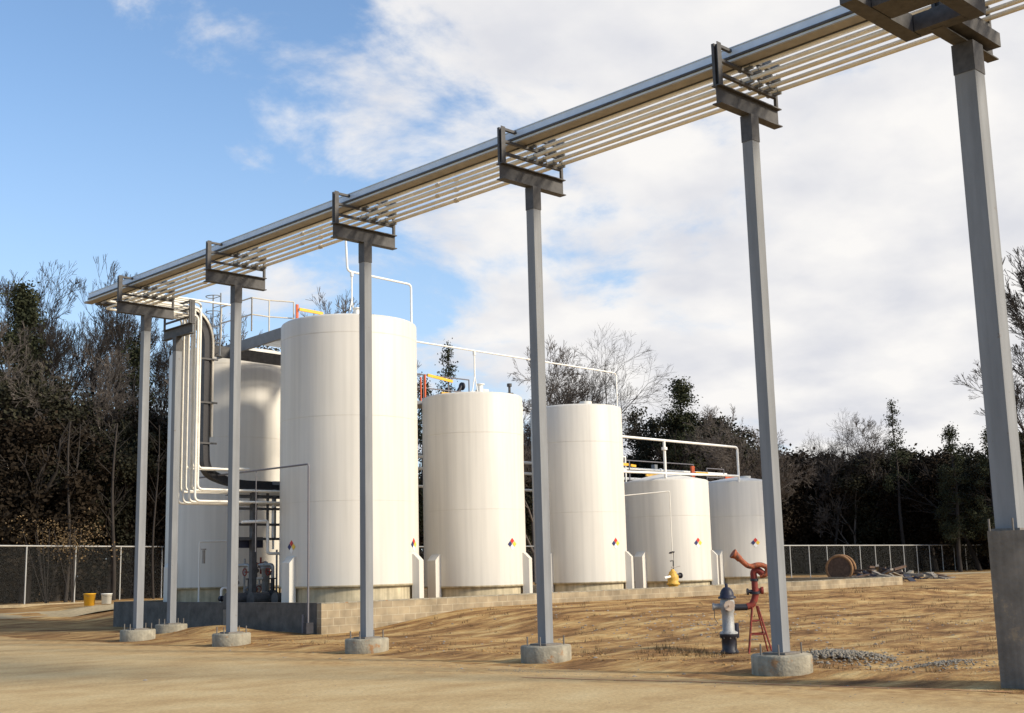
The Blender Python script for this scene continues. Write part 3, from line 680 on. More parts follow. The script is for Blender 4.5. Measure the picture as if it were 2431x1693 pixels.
MB().tube([(20.6, 31.3, 3.7), (20.6, 31.3, 2.3)], .035, 8).build('run', 'white', t)
t = thing('process_pipe', 'thin white frame pipe before the lower wall of the rear tank', 'pipe', (19.6, 34.3, 2))
MB().tube(fillet([(19.9, 34.3, .4), (19.9, 34.3, 2.62), (21.0, 34.0, 2.62)], .06), .025, 8).build('run', 'white', t)
q = MB(); q.tube([(20.02, 34.25, 1.95), (20.02, 34.25, 2.35)], .05, 8); q.disc((20.02, 34.25, 2.38), .08, (0, 0, 1), .04); q.build('gauge', 'duct', t)
for i, (x, y, z, l) in enumerate(((20.9, 30.4, 1.4, 'tangle of small valves and hoses at the left leg of the tallest tank'), (21.0, 32.6, 1.2, 'cluster of small valves and hoses behind the second rack column'))):
    t = thing('valve_manifold', l, 'valves', (x, y, 0))
    for k in range(6):
        px, pz = x+random.uniform(-.45, .3), z+random.uniform(-.5, .7)
        q = MB(); q.tube([(px, y, pz-.25), (px, y, pz+.25)], .03, 8); q.disc((px, y, pz), .07, (0, 1, 0), .09); q.tube([(px-.18, y-.06, pz+.05), (px+.14, y-.06, pz+.12)], .018, 6)
        q.build('valve', ['beam', 'silver', 'red', 'silver', 'black', 'rust'][k], t)
    MB().tube(fillet([(x-.5, y, .45), (x-.5, y, z), (x+.4, y, z+.1), (x+.4, y, .45)], .1), .035, 8).build('header', 'silver', t)
    MB().tube(fillet([(x-.2, y-.1, .5), (x+.1, y-.15, z-.1), (x+.3, y-.15, .6), (x+.45, y-.12, .5)], .2), .03, 8).build('hose', 'black', t)

for j, (x0_, y0_, l) in enumerate(((19.95, 32.4, 'tall grey filter housing with valves left of the second rack column'), (20.75, 31.9, 'tall grey filter housing with valves right of the second rack column'), (20.75, 30.75, 'short grey filter housing nearest the tallest tank'))):
    t = thing('filter_housing', l, 'filter', (x0_, y0_, 0), 'filter housings on the pump pad'); hh = (1.75, 2.0, 1.35)[j]
    MB().lathe([(.16, .15), (.16, .2), (.12, .24), (.12, hh-.3), (.16, hh-.28), (.16, hh-.2), (.11, hh-.16), (.04, hh-.05), (.001, hh-.04)], (x0_, y0_, 0), 18).build('body', 'silver', t)
    MB().tube(fillet([(x0_-.1, y0_, hh-.55), (x0_-.42, y0_-.02, hh-.55), (x0_-.42, y0_-.02, .5)], .08), .035, 8).build('inlet', 'white', t)
    MB().tube(fillet([(x0_+.1, y0_, .6), (x0_+.36, y0_-.03, .6), (x0_+.36, y0_-.03, hh+.3)], .08), .032, 8).build('outlet', 'silver', t)
    q = MB(); q.disc((x0_-.42, y0_-.04, hh-.85), .085, (0, 1, 0), .12); q.tube([(x0_-.42, y0_-.1, hh-.85), (x0_-.42, y0_-.26, hh-.85)], .014, 6); q.ring((x0_-.42, y0_-.27, hh-.85), .09, .013, (0, 1, 0)); q.build('valve', 'red' if j == 1 else 'black', t)
    q = MB(); q.tube([(x0_, y0_-.12, hh-.4), (x0_, y0_-.2, hh-.4)], .012, 6); q.disc((x0_, y0_-.22, hh-.4), .06, (0, 1, 0), .03); q.build('gauge', 'beam', t)
# ------------------------------------------------------------------ fire hydrant
hx, hy = 18.80, 13.70
hz = float(hgt(hx, hy))-.02
t = thing('fire_hydrant', 'silver fire hydrant with a dark blue bonnet and black base', 'hydrant', (hx, hy, hz))
MB().lathe([(.15, -.05), (.15, .02), (.165, .03), (.165, .06), (.135, .10), (.135, .30), (.17, .32), (.17, .37)], (hx, hy, hz), 20).build('base', 'black', t)
q = MB()
for k in range(8):
    a = k*math.pi/4; q.tube([(hx+.15*math.cos(a), hy+.15*math.sin(a), hz+.29), (hx+.15*math.cos(a), hy+.15*math.sin(a), hz+.41)], .014, 6)
q.build('flange_bolts', 'galvbolt', t)
MB().lathe([(.165, .372), (.165, .40), (.112, .43), (.108, .74), (.125, .78), (.135, .86), (.13, .96), (.115, 1.0)], (hx, hy, hz), 24).build('barrel', 'silver', t)
MB().lathe([(.16, 1.001), (.165, 1.035), (.13, 1.05), (.125, 1.10), (.10, 1.16), (.06, 1.20), (.03, 1.21), (.028, 1.27), (.001, 1.275)], (hx, hy, hz), 24).build('bonnet', 'navy', t)
rv = RT.normalized(); rv = Vector((rv.x, rv.y, 0)).normalized(); fv = Vector((rv.y, -rv.x, 0))*1.0   # toward the road side
H = Vector((hx, hy, hz))
q = MB(); q.tube([H-rv*.1+Vector((0, 0, .86)), H-rv*.24+Vector((0, 0, .86))], .055, 12); q.tube([H-rv*.24+Vector((0, 0, .86)), H-rv*.27+Vector((0, 0, .86))], .07, 8); q.build('side_outlet', 'silver', t)
q = MB(); d = Vector((-.70, -.71, 0)); q.tube([H+d*.08+Vector((0, 0, .88)), H+d*.2+Vector((0, 0, .88))], .085, 14); q.tube([H+d*.2+Vector((0, 0, .88)), H+d*.235+Vector((0, 0, .88))], .1, 8); q.tube([H+d*.235+Vector((0, 0, .88)), H+d*.27+Vector((0, 0, .88))], .02, 5); q.build('pumper_outlet', 'brass', t)
q = MB(); q.tube([H-rv*.24+Vector((0, 0, .84)), H-rv*.25+d*.03+Vector((0, 0, .66)), H-rv*.19+Vector((0, 0, .56))], .007, 5); q.build('chain', 'galvbolt', t)
MB().tube([H+rv*.14+Vector((0, 0, .30)), H+rv*.14+Vector((0, 0, .56))], .05, 8).build('drain_valve', 'navy', t)

# fire monitor on a red stand, fed from the hydrant
def q3(a, b, c):
    a = a if a < .4 else .4+(a-.4)*.82
    c = c if c < .84 else .84+(c-.84)*.77
    return H+rv*a+Vector((0, 0, c))+Vector((.7, .7, 0))*b
t = thing('fire_monitor', 'red water cannon with looped pipe on a splayed red stand beside the hydrant', 'water cannon', H+rv*.55)
MB().tube([q3(.11, 0, .84), q3(.36, 0, .84)], .058, 12).build('coupling', 'black', t)
q = MB(); q.tube(fillet([q3(.36, 0, .85), q3(.46, 0, .88), q3(.53, 0, 1.02), q3(.56, 0, 1.16)], .09), .062, 12); q.build('inlet_bend', 'red', t)
q = MB(); q.tube([q3(.55, 0, 1.14), q3(.55, 0, 1.20)], .095, 14); q.build('lower_flange', 'black', t)
q = MB(); q.tube([q3(.40, 0, 1.20), q3(.55, 0, 1.20)], .035, 8); q.tube([q3(.40, 0, 1.20), q3(.37, 0, 1.20)], .06, 8); q.build('lock_knob', 'black', t)
q = MB(); q.tube([q3(.55, 0, 1.21), q3(.70, 0, 1.22)], .045, 8); q.tube([q3(.68, 0, 1.22), q3(.73, 0, 1.22)], .07, 10); q.build('gear_knob', 'red', t)
q = MB(); q.tube([q3(.55, 0, 1.19), q3(.545, 0, 1.48)], .058, 12); q.tube([q3(.545, 0, 1.44), q3(.545, 0, 1.50)], .075, 12, mi=1); q.build('riser', ['red', 'black'], t)
q = MB(); q.tube(fillet([q3(.545, 0, 1.48), q3(.53, 0, 1.66), q3(.62, -.02, 1.72), q3(.74, -.06, 1.60)], .12, 8), .062, 12); q.build('lower_loop', 'red', t)
q = MB(); q.tube(fillet([q3(.66, -.05, 1.56), q3(.82, -.08, 1.60), q3(.84, -.08, 1.76), q3(.66, -.1, 1.84), q3(.42, -.12, 1.77), q3(.29, -.13, 1.92), q3(.20, -.14, 2.03)], .11, 8), .048, 12); q.build('upper_loop', 'rust', t)
q = MB(); q.tube([q3(.255, -.135, 1.96), q3(.195, -.14, 2.04), q3(.14, -.15, 2.09)], .06, 12, rr=[.06, .065, .085]); q.disc(q3(.135, -.15, 2.095), .09, (q3(.14, -.15, 2.09)-q3(.195, -.14, 2.04)), .03); q.build('nozzle', 'rust', t)
MB().tube([q3(.80, -.08, 1.64), q3(1.10, -.1, 1.60)], .016, 6).build('tiller', 'red', t)
ft = [q3(.30, -.28, 0), q3(.80, -.25, -.0), q3(.42, .42, 0), q3(.85, .40, 0)]
tp = [q3(.46, -.04, .84), q3(.58, -.04, .86), q3(.47, .05, .84), q3(.57, .05, .86)]
for a, b in zip(ft, tp):
    a = Vector((a.x, a.y, float(hgt(a.x, a.y))-.01)); MB().tube([a, b], .017, 6).build('leg', 'red', t)
q = MB()
for f_ in (.42, .70):
    c4 = [a.lerp(b, f_) for a, b in zip(ft, tp)]
    for i, j in ((0, 1), (1, 3), (3, 2), (2, 0)): q.tube([c4[i], c4[j]], .014, 6)
q.build('brace', 'red', t)

# ------------------------------------------------------------------ fence
t = thing('chain_link_fence', 'long chain link fence with a pale top rail in front of the woods', 'fence', (22, 54.9, .3))
FP = [(12, 51.9), (40, 61.9), (60, 45.7), (99.5, 51.4), (128, 55.5)]
def ftop(x): return 3.10 if x < 40 else 3.10-(x-40)/20*.5 if x < 60 else 2.60
cum = 0; V_ = []; TR = []
for (ax_, ay_), (bx_, by_) in zip(FP[:-1], FP[1:]):
    a_ = Vector((ax_, ay_, 0)); b_ = Vector((bx_, by_, 0)); n = max(1, round((b_-a_).length/3.05))
    for i in range(n):
        p = a_.lerp(b_, (i+.18)/n); zg = float(hgt(p.x, p.y))
        MB().tube([(p.x, p.y, zg-.1), (p.x, p.y, ftop(p.x))], .032, 8).build('post', 'fence', t)
    for i in range(13):
        p = a_.lerp(b_, i/12); V_ += [(p.x, p.y, float(hgt(p.x, p.y))), (p.x, p.y, ftop(p.x)-.03)]; TR.append((p.x, p.y, ftop(p.x)))
TR = [TR[0]]+[p for o_, p in zip(TR, TR[1:]) if (Vector(o_)-Vector(p)).length > .1]
MB().tube(TR, .036, 8).build('top_rail', 'fence', t)
q = MB(); q.add(V_, [(2*i, 2*i+2, 2*i+3, 2*i+1) for i in range(len(V_)//2-1)]); q.build('wire_mesh', 'wire', t)

# ------------------------------------------------------------------ small things on the ground
def bucket(label, x, y, m, r=.16, h=.38):
    z = float(hgt(x, y))+.02; t = thing('bucket', label, 'bucket', (x, y, z))
    MB().lathe([(.001, 0), (r*.86, 0), (r, h), (r+.012, h), (r+.012, h-.03), (r-.008, h-.035), (r*.82, .02), (.001, .02)], (x, y, z), 20).build('body', m, t)
    MB().tube([(x-r, y, z+h-.04)]+[(x+r*math.cos(a), y-.05-r*math.sin(a)*.7, z+h-.05-.08*math.sin(a)) for a in [math.pi*(1-k/8) for k in range(1, 8)]]+[(x+r, y, z+h-.04)], .006, 5).build('handle', 'galvbolt', t)
bucket('yellow plastic bucket on the pale apron at far left', 23.6, 49.4, 'yellow', .24, .5)
bucket('white plastic bucket beside the yellow one on the apron', 24.1, 48.9, 'white', .22, .42)
def stones(name, cx, cy, rx, ry, n, s0, s1, m, label=None, heap=.0, kind='stuff', fl=.6):
    q = MB(); rs = random.Random(hash(name) % 1000 if False else int(cx*10))
    ico = [(0, 0, 1), (.9, 0, .3), (.2, .85, .35), (-.8, .45, .3), (-.6, -.7, .35), (.4, -.85, .3), (.6, .55, -.6), (-.5, .7, -.6), (-.7, -.4, -.6), (.5, -.6, -.6)]
    fc = [(0, 1, 2), (0, 2, 3), (0, 3, 4), (0, 4, 5), (0, 5, 1), (1, 6, 2), (2, 6, 7), (2, 7, 3), (3, 7, 8), (3, 8, 4), (4, 8, 5), (8, 9, 5), (5, 9, 1), (1, 9, 6), (6, 9, 8, 7)]
    for i in range(n):
        a = rs.uniform(0, 6.28); d = min(1.7, abs(rs.gauss(0, .62))); x = cx+rx*d*math.cos(a); y = cy+ry*d*math.sin(a); s = rs.uniform(s0, s1)
        z = float(hgt(x, y))+heap*max(0, 1-d*d)*rs.uniform(.4, 1)
        rm = Matrix.Rotation(rs.uniform(0, 6.28), 3, 'Z') @ Matrix.Rotation(rs.uniform(-.6, .6), 3, 'X')
        q.add([(rm @ Vector((v[0]*s*rs.uniform(.7, 1.4), v[1]*s, v[2]*s*fl)))+Vector((x, y, z)) for v in ico], fc)
    o = q.build(name, m); tag(o, label, None if kind == 'stuff' else None, kind=kind); return o
stones('gravel_heap', 18.35, 11.1, 1.0, .85, 1500, .012, .038, 'stone', 'heap of loose grey gravel beside the hydrant side footing', .12)
stones('gravel_patch', 17.6, 9.0, .9, .7, 420, .008, .026, 'stone', 'thin scatter of grey gravel on the dirt at right', .04)
stones('loose_stones', 24, 18, 9, 9, 500, .012, .045, 'rubble', 'small loose stones and clods on the dirt bank', 0)
stones('dirt_clods', 16.6, 18, 1.3, 13, 500, .012, .04, M_DIRT, 'small dirt clods along the road edge', 0)

stones('road_grit', 10.5, 14, 5.5, 9, 900, .004, .014, 'rubble', 'fine grit scattered over the sandy road', 0)
stones('road_margin_grit', 13.8, 14, .8, 12, 700, .005, .02, 'stone', 'gravel grit thickest along the road margin', 0)
t = thing('rubble_pile', 'pile of pale broken concrete and scrap beyond the end of the block wall', 'rubble', (62, 32.5, .3))
rs = random.Random(5)
for k in range(46):
    x = 58+rs.uniform(-3.5, 6.5); y = 32+rs.uniform(-1.5, 1.5)+(x-58)*.15; z = float(hgt(x, y)); s = rs.uniform(.12, .45)
    a = rs.uniform(0, 3.1); d = Vector((math.cos(a), math.sin(a), rs.uniform(-.2, .5))).normalized(); c = Vector((x, y, z+rs.uniform(.03, .28)))
    MB().bar(c-d*s*1.3, c+d*s*1.3, s*.7, s*rs.uniform(.12, .45)).build('slab_fragment', rs.choice(['rubble', 'rubble', 'darkwood', 'stone', 'navy']), t)

t = thing('cable_reel', 'large wooden cable reel lying on edge by the right part of the fence', 'cable reel', (78, 47.4, .3))
c = Vector((77.0, 46.3, .80)); ax = Vector((-.96, -.28, 0)).normalized(); u = ax.cross(Vector((0, 0, 1)))
for s_ in (-.42, .42):
    q = MB(); q.ring(c+ax*s_+Vector((0, 0, .15)), 0.88, .10, ax, 30); q.build('flange_rim', 'wood', t)
    MB().disc(c+ax*s_+Vector((0, 0, .15)), .82, ax, .08, 28).build('flange', 'darkwood', t)
MB().tube([c-ax*.4+Vector((0, 0, .15)), c+ax*.4+Vector((0, 0, .15))], .5, 20).build('drum', 'wood', t)
t = thing('scrap_heap', 'low dark heap of timber scrap right of the cable reel', 'scrap heap', (80, 45, .3))
for k in range(34):
    x = 78.5+rs.uniform(-3, 3.4); y = 44+rs.uniform(-1.5, 1.5); a = rs.uniform(0, 3.1)
    c = Vector((x, y, .3+rs.uniform(.1, .9)*math.exp(-((x-78)/2.2)**2))); d = Vector((math.cos(a), math.sin(a), rs.uniform(-.3, .3)))
    MB().bar(c-d*rs.uniform(.3, .9), c+d*rs.uniform(.3, .9), .22, .14).build('timber', rs.choice(['darkwood', 'darkwood', 'black', 'rubble']), t)

# dry weeds in tufts
q = MB(); rs = random.Random(9)
def tuft(x, y, n, h):
    z = float(hgt(x, y))
    for k in range(n):
        a = rs.uniform(0, 6.28); b = rs.uniform(.1, .7)*h; p = Vector((x+rs.gauss(0, .05), y+rs.gauss(0, .05), z-.01)); tpt = p+Vector((math.cos(a)*b, math.sin(a)*b, h*rs.uniform(.5, 1)))
        sd = Vector((-math.sin(a), math.cos(a), 0))*.006; q.add([p-sd, p+sd, tpt], [(0, 1, 2)])
for k in range(900):
    x = rs.uniform(16, 46); y = rs.uniform(8, 26.6)
    tuft(x, y, rs.randint(5, 12), rs.uniform(.04, .14))
for k in range(26): tuft(18.1+rs.gauss(0, .35), 14.3+rs.gauss(0, .3), 14, rs.uniform(.08, .2))
tag(q.build('weeds', 'weed'), 'sparse dry weed tufts over the orange dirt', kind='stuff')

q = MB(); rs = random.Random(21)
for k in range(9000):     # flat scattered straw and stalks
    x = 15.6+rs.random()**1.3*26; y = rs.uniform(7.5, 26.8); a = rs.uniform(0, 6.28); l_ = rs.uniform(.06, .22); z = float(hgt(x, y))+rs.uniform(.006, .03)
    if math.sin(x*1.3+y*.7)+math.sin(y*1.9-x*.4) < rs.uniform(-1.4, 1.6): continue
    d = Vector((math.cos(a), math.sin(a), rs.uniform(-.05, .25)))*l_; sd = Vector((-math.sin(a), math.cos(a), 0))*.005; p = Vector((x, y, z))
    q.add([p-sd, p+sd, p+d], [(0, 1, 2)])
tag(q.build('straw', 'straw'), 'pale straw scattered over the dirt bank', kind='stuff')
# a damp rut and two tyre tracks pressed into the road edge
# ------------------------------------------------------------------ trees
def bearing(px): return 44.45+math.degrees(math.atan((px-1148)/2755.))
def leaf_quads(rs, cen, n, sx, sz, s0, s1):
    P = np.array(cen)+rs.normal(0, 1, (n, 3))*np.array([sx, sx, sz]); s = rs.uniform(s0, s1, (n, 1))
    a = rs.normal(0, 1, (n, 3)); a /= np.linalg.norm(a, axis=1, keepdims=True); b = np.cross(a, rs.normal(0, 1, (n, 3))); b /= np.linalg.norm(b, axis=1, keepdims=True)
    return np.stack([P-a*s, P+b*s*.6, P+a*s, P-b*s*.6], 1)
def leaves_obj(name, arrs, m, parent):
    A = np.concatenate(arrs); k = len(A); me = bpy.data.meshes.new(name)
    me.vertices.add(k*4); me.vertices.foreach_set('co', A.reshape(-1)); me.loops.add(k*4); me.loops.foreach_set('vertex_index', np.arange(k*4)); me.polygons.add(k)
    me.polygons.foreach_set('loop_start', np.arange(k)*4); me.polygons.foreach_set('loop_total', np.full(k, 4)); me.materials.append(MT[m]); me.update(); me.validate()
    o = bpy.data.objects.new(name, me); COL.objects.link(o)
    if parent is not None: o.parent = parent
    return o
def branches(seed, H_, r0, depth, spread, up, first=.35, ln=.62, multi=1, lean=0, kids=(2, 3)):
    """recursive limb skeleton: returns list of (p0,p1,r0,r1,level)"""
    rs = random.Random(seed); segs = []
    def grow(p, d, l, r, lv):
        n = 3 if lv < 3 else 2; q = p
        for i in range(n):
            d2 = (d+Vector((rs.gauss(0, .10), rs.gauss(0, .10), rs.gauss(0, .05)+up*.10))).normalized(); e = q+d2*(l/n); rr = r*(1-.3*(i+1)/n)
            segs.append((q, e, r*(1-.3*i/n), rr, lv)); q = e; d = d2
            if lv < depth and (lv > 0 or q.z > H_*first) and rs.random() < (.85 if lv > 0 else .95):
                ax = d.orthogonal().normalized(); ax.rotate(Matrix.Rotation(rs.uniform(0, 6.28), 3, d)); nd_ = d.copy(); nd_.rotate(Matrix.Rotation(spread*rs.uniform(.6, 1.25), 3, ax))
                grow(q, nd_, l*ln*rs.uniform(.7, 1.1), rr*.62, lv+1)
        if lv < depth:
            for k in range(rs.randint(*kids)):
                ax = d.orthogonal().normalized(); ax.rotate(Matrix.Rotation(rs.uniform(0, 6.28), 3, d)); nd_ = d.copy(); nd_.rotate(Matrix.Rotation(spread*rs.uniform(.4, 1.0), 3, ax))
                grow(q, nd_, l*ln*rs.uniform(.75, 1.15), rr*.68, lv+1)
    grow(Vector((0, 0, -.2)), Vector((lean, 0, 1)).normalized(), H_*.46, r0, 0)
    return segs
def limb_mb(segs, lo, hi, minr=.012):
    q = MB()
    for a, b, ra, rb, lv in segs:
        if lo <= lv <= hi: q.tube([a, b], ra, 7 if lv < 2 else (4 if lv < 4 else 3), rr=[max(ra, minr), max(rb, minr)], cap=False)
    return q
proto = {}
def bare(name, seed, H_, r0, depth, spread, up, m='bark', minr=.011, **k):
    segs = branches(seed, H_, r0, depth, spread, up, **k)
    top = max(s[1].z for s in segs); sc = H_/top
    segs = [(a*sc, b*sc, ra*sc, rb*sc, lv) for a, b, ra, rb, lv in segs]
    e = thing('bare_tree', 'x', 'tree'); limb_mb(segs, 0, 0).build('trunk', m, e); limb_mb(segs, 1, 9, minr).build('crown', m, e)
    proto[name] = e; return segs
bare('bareA', 11, 20, .30, 6, .55, .7, first=.3)
bare('bareB', 5, 20, .28, 6, .5, .8, first=.45)
bare('bareC', 23, 18, .24, 6, .72, .38, 'bark', first=.14, ln=.66, minr=.0055)
bare('bareD', 31, 15, .18, 6, .7, .4, 'barkpale', first=.12)
def pine(name, seed, H_, lo, rad, ncl, m='leafpine', leaf=.095, per=120, sparse=False):
    rs = np.random.default_rng(seed); e = thing('pine_tree', 'x', 'tree')
    q = MB(); n = 8; pts = [(.15*math.sin(i*.9+seed), .15*math.cos(i*1.3+seed), H_*i/n-.2*(i == 0)) for i in range(n+1)]
    q.tube(pts, .2, 8, rr=[.24*(1-.85*i/n) for i in range(n+1)])
    arr = []; lim = q
    for k in range(ncl):
        t_ = rs.random()**(1.25); z = H_*(lo+(1-lo)*t_); rr = rad*(1-t_*.93)*(.45+.55*rs.random())*(1.0 if t_ > .15 else .7); a = rs.uniform(0, 6.28)
        c = (rr*math.cos(a), rr*math.sin(a), z+rs.normal(0, .25)); arr.append(leaf_quads(rs, c, per, .36 if not sparse else .26, .24, leaf*.6, leaf*1.3))
        i = z/H_*n; b = Vector(pts[min(int(i), n)]); b.z = z-rr*.25; lim.tube([b, Vector(c)], .03, 4, rr=[.05, .018], cap=False)
    lim.build('trunk', 'bark', e); leaves_obj('crown', arr, m, e); proto[name] = e
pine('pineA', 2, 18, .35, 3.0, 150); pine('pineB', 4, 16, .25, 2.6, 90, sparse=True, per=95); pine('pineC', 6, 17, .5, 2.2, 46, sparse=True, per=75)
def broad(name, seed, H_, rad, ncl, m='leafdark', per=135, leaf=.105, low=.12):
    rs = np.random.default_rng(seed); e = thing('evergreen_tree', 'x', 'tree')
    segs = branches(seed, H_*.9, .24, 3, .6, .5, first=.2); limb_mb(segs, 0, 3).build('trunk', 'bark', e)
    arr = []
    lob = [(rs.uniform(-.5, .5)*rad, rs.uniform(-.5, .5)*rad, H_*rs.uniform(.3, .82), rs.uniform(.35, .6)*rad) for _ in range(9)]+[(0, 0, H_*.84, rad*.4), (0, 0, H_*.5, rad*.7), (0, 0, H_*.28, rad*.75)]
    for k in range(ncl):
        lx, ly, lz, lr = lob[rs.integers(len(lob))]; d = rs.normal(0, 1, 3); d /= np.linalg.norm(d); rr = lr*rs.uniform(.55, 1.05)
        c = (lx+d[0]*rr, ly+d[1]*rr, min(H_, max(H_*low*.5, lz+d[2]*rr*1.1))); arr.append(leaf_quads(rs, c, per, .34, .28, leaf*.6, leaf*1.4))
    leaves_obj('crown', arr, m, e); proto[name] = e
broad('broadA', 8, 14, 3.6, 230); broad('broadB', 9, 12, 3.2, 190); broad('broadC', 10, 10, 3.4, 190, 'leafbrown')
PH = dict(bareA=20, bareB=20, bareC=18, bareD=15, pineA=18, pineB=16, pineC=17, broadA=14, broadB=12, broadC=10)
used = set()
def plant(kind, px, d, H_, label, rz=0, wide=1.0):
    src = proto[kind]; a = R(bearing(px)); x, y = d*math.sin(a), d*math.cos(a)
    if kind in used:
        r = src.copy(); COL.objects.link(r)
        for ch in src.children:
            c = ch.copy(); c.parent = r; COL.objects.link(c)
    else: r = src; used.add(kind)
    k = H_/PH[kind]; r.location = (x, y, float(hgt(x, y))-.1); r.scale = (k*wide, k*wide, k); r.rotation_euler = (0, 0, rz)
    r['label'] = label; r['group'] = 'trees behind the fence'; return r
def ht(ytop, px, d):
    hor = 1273.6-.0248*(px-1148); return 1.6+(hor-ytop)/2755.*d*math.cos(R(bearing(px)-44.45))-.3
TL = [
 ('bareA', 128, 78, 568, 'tall bare tree with a forked top at far left above the dark woods', .4, .8),
 ('bareB', 196, 76, 560, 'tall slender bare tree just left of the rack end', 2.1, .75),
 ('bareB', 262, 84, 660, 'thinner bare tree behind the left end of the rack', 4.0, .7),
 ('broadA', -25, 70, 760, 'dark leafy evergreen cut by the left edge of the photo', 0, 1.1),
 ('pineA', 28, 73, 648, 'dark evergreen with a pointed top near the left edge', 1, 1.0),
 ('broadA', 78, 70, 800, 'broad dark evergreen below the forked bare tree', 2, 1.1),
 ('broadB', 130, 68, 850, 'lower rounded dark tree left of the slender bare tree', .5, 1.1),
 ('broadA', 185, 72, 880, 'dark rounded tree under the slender bare tree', 3.3, .95),
 ('pineB', 292, 70, 762, 'open crowned pine left of the first rack column', .7, 1.1),
 ('bareA', 60, 74, 640, 'bare tree with spreading twigs between the pointed evergreen and the forked bare tree', 5.2, .8),
 ('bareD', 20, 70, 720, 'twiggy bare tree in front of the pointed evergreen at far left', 1.3, .9),
 ('bareB', 160, 71, 690, 'shorter bare tree between the forked one and the slender one', 3.0, .8),
 ('bareD', 225, 70, 780, 'twiggy brown tree left of the open crowned pine', 2.0, .9),
 ('bareA', 330, 73, 740, 'bare twiggy crown rising right of the first rack column', 2.6, .7),
 ('broadB', 245, 68, 930, 'low dark tree left of the open crowned pine', 4.1, 1.0),
 ('broadC', 325, 70, 900, 'brownish thicket tree right of the first rack column', 2.2, .9),
 ('bareD', 355, 74, 800, 'twiggy bare tree between the first two rack columns', .2, .7),
 ('broadB', 385, 72, 930, 'dark tree partly behind the rear tank at left', 1.2, 1.0),
 ('broadC', 60, 66, 900, 'brown leaved low tree at far left behind the fence', .9, 1.2),
 ('bareD', 730, 62, 655, 'bare treetop showing over the tallest tank roof', 2.2, .8),
 ('bareD', 535, 66, 690, 'bare treetop behind the ladder and platform', .2, .8),
 ('broadB', 520, 68, 760, 'dark treetop behind the ladder and second rack column', 2.9, 1.0),
 ('broadA', 700, 80, 900, 'dark tree hidden behind the tallest tank', 2.9, 1.0),
 ('pineC', 1000, 90, 788, 'sparse pine top over the orange bars of the second tank', 1.2, .8),
 ('pineB', 945, 92, 850, 'pine seen in the gap right of the tallest tank', 2.5, .8),
 ('broadA', 1180, 95, 960, 'dark tree in the gap between second and third tanks', .6, .9),
 ('bareC', 1285, 82, 722, 'large spreading bare tree above the third tank', 1.0, .95),
 ('bareD', 1190, 92, 760, 'faint bare treetop left of the fourth rack column', 3.0, .9),
 ('broadA', 1440, 112, 905, 'dark evergreen left of the pointed pine behind the short tanks', 1.4, 1.0),
 ('pineA', 1525, 108, 862, 'dark pine with a pointed top behind the short tanks', .3, 1.25),
 ('broadA', 1490, 110, 925, 'full dark evergreen under the pointed pine', 2.6, 1.15),
 ('broadB', 1585, 112, 915, 'dark evergreen right of the pointed pine', 5.0, 1.2),
 ('broadC', 1620, 118, 950, 'brownish tree right of the dark evergreens', 1.5, 1.0),
 ('bareD', 1640, 104, 905, 'pale twiggy bare tree right of the dark evergreens', .3, 1.0),
 ('bareD', 1695, 108, 960, 'smaller twiggy bare tree left of the column by the hydrant', 1.9, 1.0),
 ('broadC', 1700, 120, 1010, 'low brown tree just left of the column by the hydrant', 3.9, 1.2),
 ('bareC', 1842, 120, 918, 'fan shaped twiggy tree right of the column by the hydrant', .4, .95),
 ('bareD', 1900, 122, 935, 'twiggy bare tree between the fan shaped tree and the sparse pine', 2.4, 1.0),
 ('pineC', 2003, 118, 912, 'sparse open pine rising above the right woods', 4.2, .9),
 ('broadC', 1790, 124, 990, 'brown dark tree low at the left end of the right woods', .2, 1.3),
 ('broadA', 1860, 126, 1010, 'dark tree below the fan shaped tree', 1.2, 1.2),
 ('broadB', 1935, 124, 1005, 'dark rounded tree left of the sparse pine', 2.2, 1.4),
 ('broadA', 2010, 126, 1000, 'dark tree below the sparse pine', 3.2, 1.2),
 ('broadC', 2070, 122, 1000, 'brown dark tree right of the sparse pine', 4.2, 1.3),
 ('pineB', 2128, 112, 955, 'bushy pine left of the thick right column', 5.2, 1.1),
 ('broadA', 2170, 118, 990, 'dark tree behind the bushy pine at right', .7, 1.2),
 ('pineB', 2212, 110, 965, 'dark pine touching the thick right column', 1.7, 1.1),
 ('broadB', 2260, 114, 960, 'dark tree behind the concrete pedestal', 2.7, 1.2),
 ('bareA', 2300, 66, 735, 'bare tree reaching left from behind the thick right column', 3.4, 1.25),
 ('bareB', 2440, 50, 470, 'bare tree whose twigs enter at the right edge', 5.4, 1.1),
 ('broadA', 2330, 118, 980, 'dark evergreen at the right edge of the photo', 4.4, 1.2),
]
for kind, px, d, yt, lab, rz, wd in TL: plant(kind, px, d, ht(yt, px, d), lab, rz, wd)
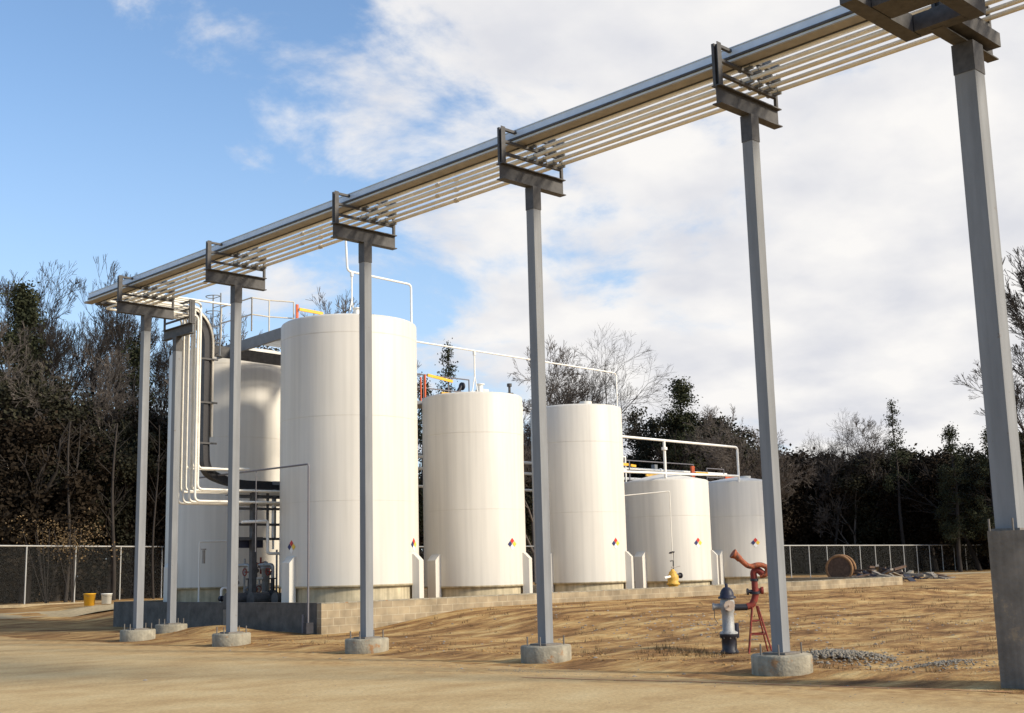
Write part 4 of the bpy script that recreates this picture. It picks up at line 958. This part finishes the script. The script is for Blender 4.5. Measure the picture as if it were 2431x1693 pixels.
# understory reads as one dark mass
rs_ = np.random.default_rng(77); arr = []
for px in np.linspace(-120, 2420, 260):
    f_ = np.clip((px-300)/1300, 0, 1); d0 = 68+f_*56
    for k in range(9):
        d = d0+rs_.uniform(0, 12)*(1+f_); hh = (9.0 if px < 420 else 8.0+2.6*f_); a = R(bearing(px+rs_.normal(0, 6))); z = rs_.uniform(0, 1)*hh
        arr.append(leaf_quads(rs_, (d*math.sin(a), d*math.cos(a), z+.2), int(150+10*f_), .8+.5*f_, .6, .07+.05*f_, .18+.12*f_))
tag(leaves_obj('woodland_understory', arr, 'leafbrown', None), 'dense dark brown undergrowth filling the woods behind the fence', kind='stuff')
# slender pale trunks inside the left woods
for i, (px, d, r, l) in enumerate(((150, 64, .10, 'pale straight trunk behind the fence at left'), (252, 64.5, .11, 'pale trunk left of the first rack column'), (166, 65, .06, 'thin pale trunk beside the pale straight one'), (345, 65, .07, 'pale trunk right of the first rack column'))):
    a = R(bearing(px)); x, y = d*math.sin(a), d*math.cos(a)
    t = thing('young_tree', l, 'tree', (x, y, 0), 'slender trunks at the wood edge')
    pts = [(x+.12*math.sin(k*.8+i), y, .1+k*1.3) for k in range(8)]
    MB().tube(pts, r, 7, rr=[r*(1-.09*k) for k in range(8)]).build('trunk', 'bark', t)
    q = MB(); rr_ = random.Random(i)
    for k in range(14):
        z = rr_.uniform(4, 9); a2 = rr_.uniform(0, 6.28); q.tube([(x, y, z), (x+math.cos(a2)*.9, y+math.sin(a2)*.9, z+.9)], .015, 3, rr=[.02, .008], cap=False)
    q.build('crown', 'bark', t)
# rusty bush before the woods
for px, d, l in ((165, 62, 'rust brown bush against the left woods'), (110, 63, 'smaller dry brown bush at far left')):
    a = R(bearing(px)); x, y = d*math.sin(a), d*math.cos(a); rs_ = np.random.default_rng(int(px))
    t = thing('dry_bush', l, 'bush', (x, y, .3), 'dry bushes at the wood edge')
    o = leaves_obj('foliage', [leaf_quads(rs_, (rs_.normal(0, .8), rs_.normal(0, .8), rs_.uniform(2.4, 3.9)), 50, .35, .3, .03, .07) for _ in range(12)], 'dryleaf', t)
    q = MB()
    for k in range(6): q.tube([(0, 0, -.1), (random.gauss(0, .7), random.gauss(0, .7), 3.6)], .02, 4)
    o2 = q.build('stems', 'bark'); o2.parent = t
